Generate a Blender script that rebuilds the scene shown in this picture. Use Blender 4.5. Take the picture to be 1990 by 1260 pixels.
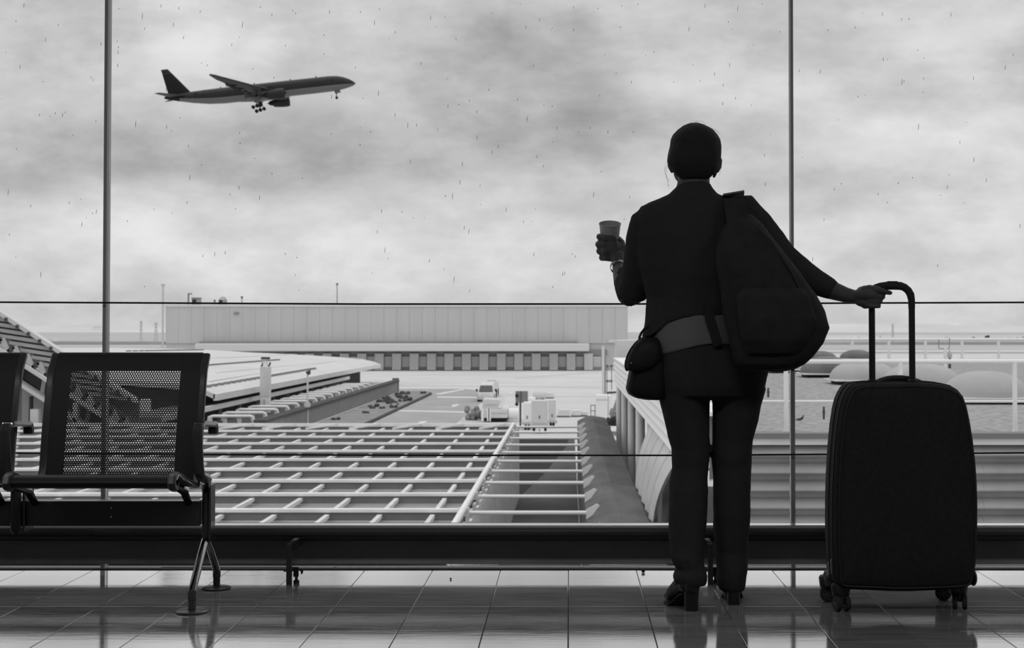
import bpy, bmesh, math, random
from mathutils import Vector, Matrix, noise as mnoise

random.seed(7)
for _o in list(bpy.data.objects):
    bpy.data.objects.remove(_o)
SC = bpy.context.scene
COL = SC.collection

# ------------------------------------------------------------------ camera
W, H = 1990, 1260
F = 2900.0                     # focal length in pixels of the 1990 px frame
CX, CY = 1106.0, 571.0         # principal point
CAM_H = 0.975                  # lens height over the terminal floor
PITCH = math.atan(69.0 / F)
cam_d = bpy.data.cameras.new('camera')
cam = bpy.data.objects.new('camera', cam_d)
COL.objects.link(cam)
SC.camera = cam
cam_d.sensor_fit = 'HORIZONTAL'
cam_d.sensor_width = 36.0
cam_d.lens = F / W * 36.0
cam_d.shift_x = (W / 2 - CX) / W
cam_d.shift_y = (CY - H / 2) / W
cam_d.clip_start = 0.05
cam_d.clip_end = 20000
cam.location = (0, 0, CAM_H)
cam.rotation_euler = (math.pi / 2 + PITCH, 0, 0)
cam_d.dof.use_dof = True
cam_d.dof.focus_distance = 5.3
cam_d.dof.aperture_fstop = 11.0


def at(u, v, Y):
    """pixel of the photograph at depth Y -> point"""
    xc = (u - CX) / F
    yc = -(v - CY) / F
    y = math.cos(PITCH) - yc * math.sin(PITCH)
    z = math.sin(PITCH) + yc * math.cos(PITCH)
    return Vector((xc * Y / y, Y, CAM_H + z * Y / y))


def atz(u, v, z0):
    """pixel of the photograph on the level z0 -> point"""
    yc = -(v - CY) / F
    y = math.cos(PITCH) - yc * math.sin(PITCH)
    z = math.sin(PITCH) + yc * math.cos(PITCH)
    return at(u, v, (z0 - CAM_H) * y / z)


# ------------------------------------------------------------------ exposure
SC.view_settings.view_transform = 'Standard'
SC.view_settings.look = 'None'
SC.view_settings.exposure = 0.0
SC.view_settings.gamma = 1.0
SC.view_settings.use_curve_mapping = False
try:
    SC.cycles.max_bounces = 10
    SC.cycles.transparent_max_bounces = 16
    SC.cycles.caustics_reflective = False
    SC.cycles.caustics_refractive = False
    SC.cycles.sample_clamp_indirect = 4.0
    SC.cycles.use_denoising = True
except Exception:
    pass

# ------------------------------------------------------------------ sky: a bright overcast, monochrome
FILL_W = 30.0
world = bpy.data.worlds.new('overcast_sky')
SC.world = world
world.use_nodes = True
NT = world.node_tree
NT.nodes.clear()


def wn(t, **k):
    n = NT.nodes.new(t)
    for a, b in k.items():
        setattr(n, a, b)
    return n


def wmath(op, a, b=None, c=None, clamp=False):
    n = wn('ShaderNodeMath', operation=op, use_clamp=clamp)
    for i, x in enumerate((a, b, c)):
        if x is None:
            continue
        if isinstance(x, (int, float)):
            n.inputs[i].default_value = x
        else:
            NT.links.new(x, n.inputs[i])
    return n.outputs[0]


def wsmooth(x, lo, hi, to0, to1):
    n = wn('ShaderNodeMapRange', interpolation_type='SMOOTHSTEP')
    NT.links.new(x, n.inputs[0])
    n.inputs[1].default_value = lo
    n.inputs[2].default_value = hi
    n.inputs[3].default_value = to0
    n.inputs[4].default_value = to1
    return n.outputs[0]


tc = wn('ShaderNodeTexCoord')
sep = wn('ShaderNodeSeparateXYZ')
NT.links.new(tc.outputs['Generated'], sep.inputs[0])
ay = wmath('MAXIMUM', wmath('ABSOLUTE', sep.outputs[1]), 0.05)
tx = wmath('DIVIDE', sep.outputs[0], ay)
tz = wmath('DIVIDE', sep.outputs[2], ay)
cmb = wn('ShaderNodeCombineXYZ')
NT.links.new(tx, cmb.inputs[0])
NT.links.new(wmath('MULTIPLY', tz, 2.0), cmb.inputs[1])


def wnoise(scale, detail, rough, off):
    m = wn('ShaderNodeMapping')
    m.inputs['Location'].default_value = off
    NT.links.new(cmb.outputs[0], m.inputs[0])
    n = wn('ShaderNodeTexNoise')
    n.inputs['Scale'].default_value = scale
    n.inputs['Detail'].default_value = detail
    n.inputs['Roughness'].default_value = rough
    NT.links.new(m.outputs[0], n.inputs['Vector'])
    return n.outputs[0]


n_big = wnoise(5.0, 6.0, 0.55, (3.1, 1.7, 0.4))
n_mid = wnoise(11.0, 6.0, 0.6, (7.3, 2.2, 1.9))
n_fin = wnoise(30.0, 5.0, 0.6, (2.3, 6.2, 3.0))
n_wrp = wnoise(7.0, 3.0, 0.5, (1.3, 9.2, 5.0))
n_wr2 = wnoise(7.0, 3.0, 0.5, (4.3, 3.2, 8.0))
sky = wsmooth(n_mid, 0.30, 0.70, 0.55, 0.735)
sky = wmath('ADD', sky, wsmooth(n_big, 0.35, 0.65, -0.025, 0.045))
sky = wmath('ADD', sky, wsmooth(n_fin, 0.3, 0.7, -0.02, 0.03))
wx = wmath('ADD', tx, wmath('MULTIPLY', wmath('SUBTRACT', n_wrp, 0.5), 0.12))
wz = wmath('ADD', tz, wmath('MULTIPLY', wmath('SUBTRACT', n_wr2, 0.5), 0.05))
# the darker cloud bellies and the brighter breaks: (u, v, half width, half height, amount)
CLOUDS = [(330, 285, 520, 75, -0.17), (60, 60, 240, 70, -0.10), (1010, 170, 200, 130, -0.12), (900, 80, 260, 70, -0.09),
          (1180, 250, 260, 60, -0.08), (820, 345, 330, 45, -0.08), (330, 60, 170, 90, 0.07), (1650, 140, 330, 120, 0.03),
          (560, 420, 520, 60, 0.03), (1860, 290, 230, 70, 0.06), (1480, 60, 200, 70, -0.05), (150, 420, 190, 60, 0.04),
          (1750, 330, 360, 40, -0.06), (650, 500, 560, 70, 0.07), (1800, 500, 300, 90, 0.06)]
for (u, v, a, b, amt) in CLOUDS:
    du = wmath('MULTIPLY', wmath('SUBTRACT', wx, (u - CX) / F), F / a)
    dv = wmath('MULTIPLY', wmath('SUBTRACT', wz, (640.0 - v) / F), F / b)
    d2 = wmath('ADD', wmath('MULTIPLY', du, du), wmath('MULTIPLY', dv, dv))
    g = wsmooth(d2, 0.0, 2.2, 1.0, 0.0)
    sky = wmath('ADD', sky, wmath('MULTIPLY', g, amt))
# an overcast grows brighter towards the zenith
sky = wmath('MULTIPLY', sky, wsmooth(sep.outputs[2], 0.22, 1.0, 1.0, 1.9))
below = wsmooth(sep.outputs[2], -0.02, 0.0, 0.0, 1.0)
sky = wmath('ADD', wmath('MULTIPLY', sky, below), wmath('MULTIPLY', wmath('SUBTRACT', 1.0, below), 0.33))
crgb = wn('ShaderNodeCombineColor')
for i in range(3):
    NT.links.new(sky, crgb.inputs[i])
bg = wn('ShaderNodeBackground')
NT.links.new(crgb.outputs[0], bg.inputs[0])
bg.inputs[1].default_value = 1.0
wo = wn('ShaderNodeOutputWorld')
NT.links.new(bg.outputs[0], wo.inputs[0])


# ------------------------------------------------------------------ unseen fill lights, added overhead to lift the dark interior
for (lx, ly) in ((-3.2, 1.5), (0.0, 1.5), (3.2, 1.5)):
    ld = bpy.data.lights.new('fill_light', 'AREA')
    ld.shape = 'RECTANGLE'
    ld.size, ld.size_y = 1.6, 0.5
    ld.energy = FILL_W
    lo = bpy.data.objects.new('fill_light', ld)
    COL.objects.link(lo)
    lo.location = (lx, ly, 3.46)


# ------------------------------------------------------------------ materials (all grey: a black and white photograph)
def mat(name, v, rough=0.6, metal=0.0, var=0.0, scale=6.0, bump=0.0, stretch=(1, 1, 1), spec=0.5, trans=0.0):
    m = bpy.data.materials.new(name)
    m.use_nodes = True
    nt = m.node_tree
    p = nt.nodes['Principled BSDF']
    p.inputs['Roughness'].default_value = rough
    p.inputs['Metallic'].default_value = metal
    p.inputs['Specular IOR Level'].default_value = spec
    p.inputs['Base Color'].default_value = (v, v, v, 1)
    if var > 0 or bump > 0:
        g = nt.nodes.new('ShaderNodeNewGeometry')
        mp = nt.nodes.new('ShaderNodeMapping')
        mp.inputs['Scale'].default_value = stretch
        nt.links.new(g.outputs['Position'], mp.inputs[0])
        n = nt.nodes.new('ShaderNodeTexNoise')
        n.inputs['Scale'].default_value = scale
        n.inputs['Detail'].default_value = 5.0
        n.inputs['Roughness'].default_value = 0.6
        nt.links.new(mp.outputs[0], n.inputs['Vector'])
        if var > 0:
            r = nt.nodes.new('ShaderNodeMapRange')
            r.inputs[1].default_value = 0.25
            r.inputs[2].default_value = 0.75
            r.inputs[3].default_value = v * (1 - var)
            r.inputs[4].default_value = min(1.0, v * (1 + var))
            nt.links.new(n.outputs[0], r.inputs[0])
            c = nt.nodes.new('ShaderNodeCombineColor')
            for i in range(3):
                nt.links.new(r.outputs[0], c.inputs[i])
            nt.links.new(c.outputs[0], p.inputs['Base Color'])
        if bump > 0:
            b = nt.nodes.new('ShaderNodeBump')
            b.inputs['Strength'].default_value = bump
            b.inputs['Distance'].default_value = 0.02
            nt.links.new(n.outputs[0], b.inputs['Height'])
            nt.links.new(b.outputs[0], p.inputs['Normal'])
    if trans > 0:
        t = nt.nodes.new('ShaderNodeBsdfTranslucent')
        t.inputs[0].default_value = (v, v, v, 1)
        mx = nt.nodes.new('ShaderNodeMixShader')
        mx.inputs[0].default_value = trans
        nt.links.new(p.outputs[0], mx.inputs[1])
        nt.links.new(t.outputs[0], mx.inputs[2])
        nt.links.new(mx.outputs[0], nt.nodes['Material Output'].inputs[0])
    return m


def glass_mat(name, tint=0.985, base=0.02):
    m = bpy.data.materials.new(name)
    m.use_nodes = True
    nt = m.node_tree
    nt.nodes.clear()
    t = nt.nodes.new('ShaderNodeBsdfTransparent')
    t.inputs[0].default_value = (tint, tint, tint, 1)
    g = nt.nodes.new('ShaderNodeBsdfGlossy')
    g.inputs['Roughness'].default_value = 0.0
    lw = nt.nodes.new('ShaderNodeLayerWeight')
    lw.inputs[0].default_value = 0.5
    pw = nt.nodes.new('ShaderNodeMath')
    pw.operation = 'POWER'
    pw.inputs[1].default_value = 5.0
    nt.links.new(lw.outputs['Facing'], pw.inputs[0])
    ma = nt.nodes.new('ShaderNodeMath')
    ma.operation = 'MULTIPLY_ADD'
    ma.inputs[1].default_value = 0.8
    ma.inputs[2].default_value = base
    nt.links.new(pw.outputs[0], ma.inputs[0])
    mx = nt.nodes.new('ShaderNodeMixShader')
    nt.links.new(ma.outputs[0], mx.inputs[0])
    nt.links.new(t.outputs[0], mx.inputs[1])
    nt.links.new(g.outputs[0], mx.inputs[2])
    o = nt.nodes.new('ShaderNodeOutputMaterial')
    nt.links.new(mx.outputs[0], o.inputs[0])
    return m


def floor_mat(name):
    """polished dark stone, streaked; mirrors the daylight at a low angle"""
    m = bpy.data.materials.new(name)
    m.use_nodes = True
    nt = m.node_tree
    nt.nodes.clear()
    g = nt.nodes.new('ShaderNodeNewGeometry')
    mp = nt.nodes.new('ShaderNodeMapping')
    mp.inputs['Scale'].default_value = (2.0, 16.0, 1.0)
    nt.links.new(g.outputs['Position'], mp.inputs[0])
    n = nt.nodes.new('ShaderNodeTexNoise')
    n.inputs['Scale'].default_value = 2.2
    n.inputs['Detail'].default_value = 7.0
    n.inputs['Roughness'].default_value = 0.62
    nt.links.new(mp.outputs[0], n.inputs['Vector'])
    oi = nt.nodes.new('ShaderNodeObjectInfo')
    # diffuse stone
    r = nt.nodes.new('ShaderNodeMapRange')
    for i, x in enumerate((0.3, 0.75, 0.06, 0.14)):
        r.inputs[i + 1].default_value = x
    nt.links.new(n.outputs[0], r.inputs[0])
    rv = nt.nodes.new('ShaderNodeMath')
    rv.operation = 'MULTIPLY_ADD'
    rv.inputs[1].default_value = 0.03
    nt.links.new(oi.outputs['Random'], rv.inputs[0])
    nt.links.new(r.outputs[0], rv.inputs[2])
    c = nt.nodes.new('ShaderNodeCombineColor')
    for i in range(3):
        nt.links.new(rv.outputs[0], c.inputs[i])
    d = nt.nodes.new('ShaderNodeBsdfDiffuse')
    nt.links.new(c.outputs[0], d.inputs[0])
    gl = nt.nodes.new('ShaderNodeBsdfGlossy')
    gl.inputs[0].default_value = (0.95, 0.95, 0.95, 1)
    rr = nt.nodes.new('ShaderNodeMapRange')
    for i, x in enumerate((0.35, 0.7, 0.04, 0.10)):
        rr.inputs[i + 1].default_value = x
    nt.links.new(n.outputs[0], rr.inputs[0])
    nt.links.new(rr.outputs[0], gl.inputs['Roughness'])
    b = nt.nodes.new('ShaderNodeBump')
    b.inputs['Strength'].default_value = 0.055
    b.inputs['Distance'].default_value = 0.004
    nt.links.new(n.outputs[0], b.inputs['Height'])
    nt.links.new(b.outputs[0], gl.inputs['Normal'])
    lw = nt.nodes.new('ShaderNodeLayerWeight')
    lw.inputs[0].default_value = 0.5
    pw = nt.nodes.new('ShaderNodeMath')
    pw.operation = 'POWER'
    pw.inputs[1].default_value = 3.0
    nt.links.new(lw.outputs['Facing'], pw.inputs[0])
    ma = nt.nodes.new('ShaderNodeMath')
    ma.operation = 'MULTIPLY_ADD'
    ma.use_clamp = True
    ma.inputs[1].default_value = 1.40
    ma.inputs[2].default_value = 0.05
    nt.links.new(pw.outputs[0], ma.inputs[0])
    mn = nt.nodes.new('ShaderNodeMath')
    mn.operation = 'MINIMUM'
    mn.inputs[1].default_value = 0.97
    nt.links.new(ma.outputs[0], mn.inputs[0])
    gc = nt.nodes.new('ShaderNodeCombineColor')
    for i in range(3):
        nt.links.new(mn.outputs[0], gc.inputs[i])
    nt.links.new(gc.outputs[0], gl.inputs[0])
    mx = nt.nodes.new('ShaderNodeAddShader')
    nt.links.new(d.outputs[0], mx.inputs[0])
    nt.links.new(gl.outputs[0], mx.inputs[1])
    o = nt.nodes.new('ShaderNodeOutputMaterial')
    nt.links.new(mx.outputs[0], o.inputs[0])
    return m


M = {
    'floor': floor_mat('polished_stone'),
    'joint': mat('joint', 0.03, 0.9),
    'room': mat('dark_room', 0.55, 0.9, spec=0.1),
    'glass': glass_mat('facade_glass'),
    'speck': mat('rain_dirt', 0.10, 0.9, spec=0.1),
    'alu': mat('mullion_grey', 0.36, 0.6, 0.0),
    'alu_edge': mat('mullion_edge', 0.75, 0.35, 0.6),
    'cable': mat('cable_black', 0.008, 0.6, spec=0.2),
    'rail_dark': mat('rail_dark', 0.30, 0.55, 0.0, 0.15, 4.0, spec=0.25),
    'rail_pipe': mat('rail_pipe', 0.045, 0.38, 0.0, spec=0.3),
    'rail_cap': mat('rail_cap', 0.92, 0.18, 0.9),
    'chair': mat('chair_black', 0.055, 0.28, spec=0.3),
    'chair_sheet': mat('chair_sheet', 0.032, 0.5, spec=0.2),
    'chrome': mat('chrome', 0.30, 0.16, 1.0),
    'chrome_dark': mat('dark_chrome', 0.09, 0.22, 1.0),
    'rubber': mat('rubber', 0.03, 0.7, spec=0.2),
    'cloth': mat('cloth_black', 0.042, 0.95, 0, 0.08, 30.0, spec=0.04),
    'denim': mat('trousers_black', 0.042, 0.95, 0, 0.08, 40.0, spec=0.05),
    'shirt': mat('shirt_pale', 0.17, 0.8, spec=0.1),
    'skin': mat('skin', 0.085, 0.6, spec=0.2),
    'hair': mat('hair_dark', 0.03, 0.7, spec=0.1),
    'eye': mat('eye', 0.5, 0.2),
    'boot': mat('boot_leather', 0.015, 0.35, spec=0.3),
    'cup': mat('paper_cup', 0.55, 0.6, trans=0.12),
    'watch': mat('watch_metal', 0.25, 0.25, 1.0),
    'bagcloth': mat('bag_nylon', 0.033, 0.85, 0, 0.2, 25.0, spec=0.08),
    'leather': mat('bag_leather', 0.012, 0.5, spec=0.2),
    'case': mat('case_nylon', 0.028, 0.85, 0, 0.2, 60.0, spec=0.08),
    'case_trim': mat('case_trim', 0.02, 0.45, spec=0.3),
    'steel': mat('steel', 0.45, 0.3, 1.0),
    'wheel': mat('wheel_grey', 0.06, 0.4),
    # outdoors
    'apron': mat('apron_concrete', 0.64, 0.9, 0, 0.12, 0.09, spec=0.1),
    'far': mat('far_fields', 0.50, 0.95, 0, 0.15, 0.01, spec=0.0, stretch=(0.3, 1, 1)),
    'asphalt': mat('asphalt', 0.40, 0.95, 0, 0.15, 0.3, spec=0.1),
    'marking': mat('road_paint', 0.75, 0.9, spec=0.1),
    'hill': mat('hill_painted_haze', 0.66, 1.0, 0, 0.10, 0.004, spec=0.0),  # distance haze painted in as a pale base colour
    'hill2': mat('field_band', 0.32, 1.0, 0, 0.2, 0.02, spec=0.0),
    'hangar': mat('hangar_cladding', 0.58, 0.8, 0, 0.06, 0.4, spec=0.1, stretch=(1, 1, 0.05)),
    'hangar_dark': mat('hangar_dark', 0.30, 0.9, spec=0.1),
    'hangar_lt': mat('hangar_light', 0.70, 0.8, spec=0.1),
    'door': mat('dock_door', 0.60, 0.8, spec=0.1),
    'white': mat('white_paint', 0.90, 0.5),
    'white_d': mat('white_worn', 0.72, 0.8, 0, 0.12, 1.2, spec=0.2),
    'roofwhite': mat('roof_membrane', 0.68, 0.9, 0, 0.06, 0.12, spec=0.05),
    'grey': mat('mid_grey', 0.25, 0.8, 0, 0.15, 1.0, spec=0.1),
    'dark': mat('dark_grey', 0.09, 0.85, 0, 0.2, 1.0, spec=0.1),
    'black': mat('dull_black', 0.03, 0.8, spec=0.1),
    'tyre': mat('tyre', 0.025, 0.9, spec=0.1),
    'winglass': mat('dark_glass', 0.06, 0.15, 0.0),
    'concrete': mat('stained_concrete', 0.155, 0.9, 0, 0.30, 1.3, 0.1, spec=0.1, stretch=(1, 0.35, 1)),
    'gravel': mat('roof_gravel', 0.36, 1.0, 0, 0.45, 7.0, 0.5, spec=0.0),
    'ribbed': mat('ribbed_metal', 0.36, 0.55, 0.0, 0.15, 1.5, spec=0.3),
    'coping': mat('coping', 0.20, 0.6),
    'dome': mat('dome_acrylic', 0.42, 0.45, 0.0, 0.15, 0.9, spec=0.4),
    'dome_d': mat('dome_dark', 0.13, 0.5, 0.0, 0.35, 1.2, spec=0.4),
    'soil': mat('soil', 0.30, 1.0, 0, 0.3, 0.8, spec=0.0),
    'shrub': mat('shrub', 0.10, 1.0, 0, 0.3, 3.0, spec=0.0),
    'deck': mat('pergola_deck', 0.37, 0.9, 0, 0.2, 0.8, spec=0.1, stretch=(0.15, 1, 1)),
    'slat': mat('pergola_rail', 0.92, 0.6, 0, 0.15, 0.8, spec=0.2),
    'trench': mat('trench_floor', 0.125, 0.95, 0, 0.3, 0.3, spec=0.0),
    'plane_up': mat('plane_upper', 0.018, 0.4, spec=0.3),
    'plane_low': mat('plane_belly', 0.17, 0.4, spec=0.3),
    'plane_dark': mat('plane_dark', 0.012, 0.45, spec=0.2),
    'plane_mid': mat('plane_mid', 0.018, 0.45, spec=0.3),
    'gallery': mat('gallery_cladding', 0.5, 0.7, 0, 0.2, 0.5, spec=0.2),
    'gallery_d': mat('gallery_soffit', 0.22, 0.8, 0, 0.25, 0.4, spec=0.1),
}


# ------------------------------------------------------------------ mesh builder
def wl(o):
    p = Vector((0, 0, 0))
    while o is not None:
        p = p + o.location
        o = o.parent
    return p


def tag(o, label=None, cat=None, group=None, kind=None):
    if label: o['label'] = label
    if cat: o['category'] = cat
    if group: o['group'] = group
    if kind: o['kind'] = kind
    return o


def thing(name, loc, label=None, cat=None, group=None, kind=None):
    o = bpy.data.objects.new(name, None)
    o.empty_display_size = 0.1
    COL.objects.link(o)
    o.location = loc
    return tag(o, label, cat, group, kind)


class MB:
    def __init__(s):
        s.v = []
        s.f = []

    def add(s, vs, fs):
        k = len(s.v)
        s.v += [Vector(p) for p in vs]
        s.f += [tuple(i + k for i in f) for f in fs]
        return s

    def box(s, x0, x1, y0, y1, z0, z1):
        vs = [(x, y, z) for z in (z0, z1) for y in (y0, y1) for x in (x0, x1)]
        return s.add(vs, [(0, 2, 3, 1), (4, 5, 7, 6), (0, 1, 5, 4), (2, 6, 7, 3), (0, 4, 6, 2), (1, 3, 7, 5)])

    def bar(s, a, b, w, h=None, up=(0, 0, 1)):
        """box beam from a to b"""
        a, b = Vector(a), Vector(b)
        h = h or w
        t = (b - a).normalized()
        sx = t.cross(Vector(up))
        if sx.length < 1e-5:
            sx = t.cross(Vector((0, 1, 0)))
        sx.normalize()
        sz = sx.cross(t).normalized()
        vs = []
        for p in (a, b):
            for (i, j) in ((-1, -1), (1, -1), (1, 1), (-1, 1)):
                vs.append(p + sx * (i * w / 2) + sz * (j * h / 2))
        return s.add(vs, [(0, 1, 2, 3), (7, 6, 5, 4), (0, 4, 5, 1), (1, 5, 6, 2), (2, 6, 7, 3), (3, 7, 4, 0)])

    def loft(s, rings, cap=True, closed=True):
        n = len(rings[0])
        vs = [p for r in rings for p in r]
        fs = []
        for i in range(len(rings) - 1):
            for j in range(n if closed else n - 1):
                k = (j + 1) % n
                fs.append((i * n + j, i * n + k, (i + 1) * n + k, (i + 1) * n + j))
        if cap:
            fs.append(tuple(range(n - 1, -1, -1)))
            fs.append(tuple(range((len(rings) - 1) * n, len(rings) * n)))
        return s.add(vs, fs)

    def tube(s, pts, rad, n=10, round_caps=False, flat=1.0, flatdir=None):
        """swept tube through pts; rad a number or a list"""
        pts = [Vector(p) for p in pts]
        m = len(pts)
        if isinstance(rad, (int, float)):
            rad = [rad] * m
        tan = []
        for i in range(m):
            a = pts[max(0, i - 1)]
            b = pts[min(m - 1, i + 1)]
            tan.append((b - a).normalized())
        if round_caps:
            e0, e1 = tan[0], tan[-1]
            P, R, T = [], [], []
            for (c, k) in ((0.0, 1.0), (0.62, 0.78), (0.93, 0.36)):
                P.insert(0, pts[0] - e0 * rad[0] * c)
                R.insert(0, rad[0] * k)
                T.insert(0, e0)
            P += pts[1:-1]
            R += rad[1:-1]
            T += tan[1:-1]
            for (c, k) in ((0.0, 1.0), (0.62, 0.78), (0.93, 0.36)):
                P.append(pts[-1] + e1 * rad[-1] * c)
                R.append(rad[-1] * k)
                T.append(e1)
            pts, rad, tan = P, R, T
            m = len(pts)
        ref = Vector(flatdir) if flatdir else Vector((0, 0, 1))
        if abs(tan[0].dot(ref)) > 0.95:
            ref = Vector((0, 1, 0))
        nx = tan[0].cross(ref).normalized()
        rings = []
        for i in range(m):
            nx = (nx - tan[i] * nx.dot(tan[i])).normalized()
            ny = tan[i].cross(nx)
            rings.append([pts[i] + (nx * math.cos(2 * math.pi * j / n) + ny * math.sin(2 * math.pi * j / n) * flat) * rad[i] for j in range(n)])
        return s.loft(rings)

    def ell(s, c, rx, ry, rz, n=16, m=10, rot=None):
        c = Vector(c)
        rings = []
        for i in range(m + 1):
            th = math.pi * i / m
            r = max(math.sin(th), 0.03)
            ring = []
            for j in range(n):
                a = 2 * math.pi * j / n
                p = Vector((rx * r * math.cos(a), ry * r * math.sin(a), -rz * math.cos(th)))
                if rot is not None:
                    p = rot @ p
                ring.append(c + p)
            rings.append(ring)
        return s.loft(rings)

    def lathe(s, prof, c, axis='Z', n=24):
        """prof: (r, h) along the axis from c"""
        c = Vector(c)
        rings = []
        for (r, h) in prof:
            ring = []
            for j in range(n):
                a = 2 * math.pi * j / n
                x, y = r * math.cos(a), r * math.sin(a)
                if axis == 'Z':
                    p = Vector((x, y, h))
                elif axis == 'X':
                    p = Vector((h, x, y))
                else:
                    p = Vector((y, h, x))
                ring.append(c + p)
            rings.append(ring)
        return s.loft(rings)

    def prism(s, poly, d):
        """poly: points of a planar polygon, d: extrusion vector"""
        d = Vector(d)
        a = [Vector(p) for p in poly]
        return s.loft([a, [p + d for p in a]])

    def build(s, name, m, parent=None, loc=None, smooth=False, angle=40, bevel=0.0, kind=None, label=None, cat=None, group=None, fix=True):
        me = bpy.data.meshes.new(name)
        if parent is not None:
            off = wl(parent)
            loc = Vector((0, 0, 0))
        else:
            if loc is None:
                xs = [p.x for p in s.v]; ys = [p.y for p in s.v]; zs = [p.z for p in s.v]
                loc = Vector(((min(xs) + max(xs)) / 2, (min(ys) + max(ys)) / 2, min(zs)))
            loc = Vector(loc)
            off = loc
        me.from_pydata([p - off for p in s.v], [], s.f)
        if fix:
            bm = bmesh.new()
            bm.from_mesh(me)
            bmesh.ops.recalc_face_normals(bm, faces=bm.faces)
            if bevel > 0:
                es = [e for e in bm.edges if len(e.link_faces) == 2 and e.calc_face_angle(0) > 0.6]
                bmesh.ops.bevel(bm, geom=es, offset=bevel, segments=2, affect='EDGES', profile=0.5, clamp_overlap=True)
            bm.to_mesh(me)
            bm.free()
        me.materials.append(m)
        if smooth or bevel > 0:
            for p in me.polygons:
                p.use_smooth = True
            me.set_sharp_from_angle(angle=math.radians(15 if bevel > 0 and not smooth else angle))
        o = bpy.data.objects.new(name, me)
        COL.objects.link(o)
        o.location = loc
        o.parent = parent
        return tag(o, label, cat, group, kind)

    def remesh(s, voxel, it=2, disp=None):
        """fuse the overlapping closed shapes into one continuous surface"""
        me = bpy.data.meshes.new('tmp')
        me.from_pydata([tuple(p) for p in s.v], [], s.f)
        bm = bmesh.new()
        bm.from_mesh(me)
        bmesh.ops.recalc_face_normals(bm, faces=bm.faces)
        bm.to_mesh(me)
        bm.free()
        o = bpy.data.objects.new('tmp', me)
        COL.objects.link(o)
        r = o.modifiers.new('r', 'REMESH')
        r.mode = 'VOXEL'
        r.voxel_size = voxel
        if it:
            q = o.modifiers.new('s', 'SMOOTH')
            q.iterations = it
            q.factor = 0.5
        dg = bpy.context.evaluated_depsgraph_get()
        m2 = bpy.data.meshes.new_from_object(o.evaluated_get(dg))
        out = MB()
        out.v = [v.co.copy() for v in m2.vertices]
        if disp:
            nr = [v.normal.copy() for v in m2.vertices]
            out.v = [p + n * disp(p) for p, n in zip(out.v, nr)]
        out.f = [tuple(p.vertices) for p in m2.polygons]
        bpy.data.objects.remove(o)
        bpy.data.meshes.remove(me)
        bpy.data.meshes.remove(m2)
        return out


def copy_tree(o, parent=None):
    c = o.copy()
    COL.objects.link(c)
    c.parent = parent
    for ch in list(o.children):
        copy_tree(ch, c)
    return c


def pring(v, xl, xr, Y, ry, n=28, e=1.0, tilt=0.0):
    """a horizontal body ring whose left and right edge lie on the columns xl, xr"""
    c = at((xl + xr) / 2, v, Y)
    rx = (xr - xl) / 2 * Y / F
    out = []
    for j in range(n):
        a = 2 * math.pi * j / n
        ca, sa = math.cos(a), math.sin(a)
        ca = math.copysign(abs(ca) ** e, ca)
        sa = math.copysign(abs(sa) ** e, sa)
        out.append(c + Vector((rx * ca, ry * sa, tilt * sa)))
    return out


def ptube(mb, pts, n=12, flat=1.0):
    """pts: (u, v, Y, radius in px)"""
    mb.tube([at(p[0], p[1], p[2]) for p in pts], [p[3] * p[2] / F for p in pts], n, True, flat)
    return mb

# ================================================================== THE TERMINAL (setting)
GY = 6.09                      # the glass line
X0, X1, YB, ZC = -6.5, 6.0, -6.0, 3.5
o = MB().box(X0, X1, YB, 6.13, -0.35, -0.006).build('floor', M['joint'], loc=(0, 0, -0.35), kind='structure')
FLOOR = o
TW, TD = 0.2743, 0.4255
TX, TY = -0.003, 5.6925
ncx, rows = 13, range(-5, 1)
mb = MB().box(X0, X1, YB, TY + TD * -5, -0.006, 0.0)
ya, yb = TY + TD * -5, 6.13
mb.box(X0, TX - TW * ncx, ya, yb, -0.006, 0.0)
mb.box(TX + TW * ncx, X1, ya, yb, -0.006, 0.0)
mb.build('floor_field', M['floor'], FLOOR)
tile_me = None
for r in rows:
    for c in range(-ncx, ncx):
        if tile_me is None:
            t = MB().box(0.0012, TW - 0.0012, 0.0012, TD - 0.0012, -0.0058, 0.0).build('tile', M['floor'], FLOOR, bevel=0.0012)
            tile_me = t.data
            for vv in tile_me.vertices:
                vv.co += wl(FLOOR)
        else:
            t = bpy.data.objects.new('tile', tile_me)
            COL.objects.link(t)
            t.parent = FLOOR
        t.location = Vector((TX + c * TW, TY + r * TD, 0.0)) - wl(FLOOR)
        t.rotation_euler = (random.uniform(-1, 1) * 0.0006, random.uniform(-1, 1) * 0.0006, 0)
MB().box(X0, X1, YB, 6.35, ZC, ZC + 0.3).build('ceiling', M['room'], kind='structure')
MB().box(X0 - 0.2, X0, YB, 6.2, -0.35, ZC + 0.3).build('wall_left', M['room'], kind='structure')
MB().box(X1, X1 + 0.2, YB, 6.2, -0.35, ZC + 0.3).build('wall_right', M['room'], kind='structure')
MB().box(X0, X1, YB - 0.2, YB, -0.35, ZC + 0.3).build('wall_back', M['room'], kind='structure')

# the facade: glass bays between slim mullions
XM = [at(205.5, 640, GY).x, at(1539, 640, GY).x]
SP = XM[1] - XM[0]
bays = [(X0, XM[0] - SP), (XM[0] - SP, XM[0]), (XM[0], XM[1]), (XM[1], XM[1] + SP), (XM[1] + SP, X1)]
wins = []
for i, (a, b) in enumerate(bays):
    w = thing('window_%d' % (i + 1), ((a + b) / 2, GY, 0), kind='structure')
    wins.append(w)
    MB().box(a + 0.009, b - 0.009, GY, GY + 0.012, 0.006, ZC - 0.06).build('pane', M['glass'], w)
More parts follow.
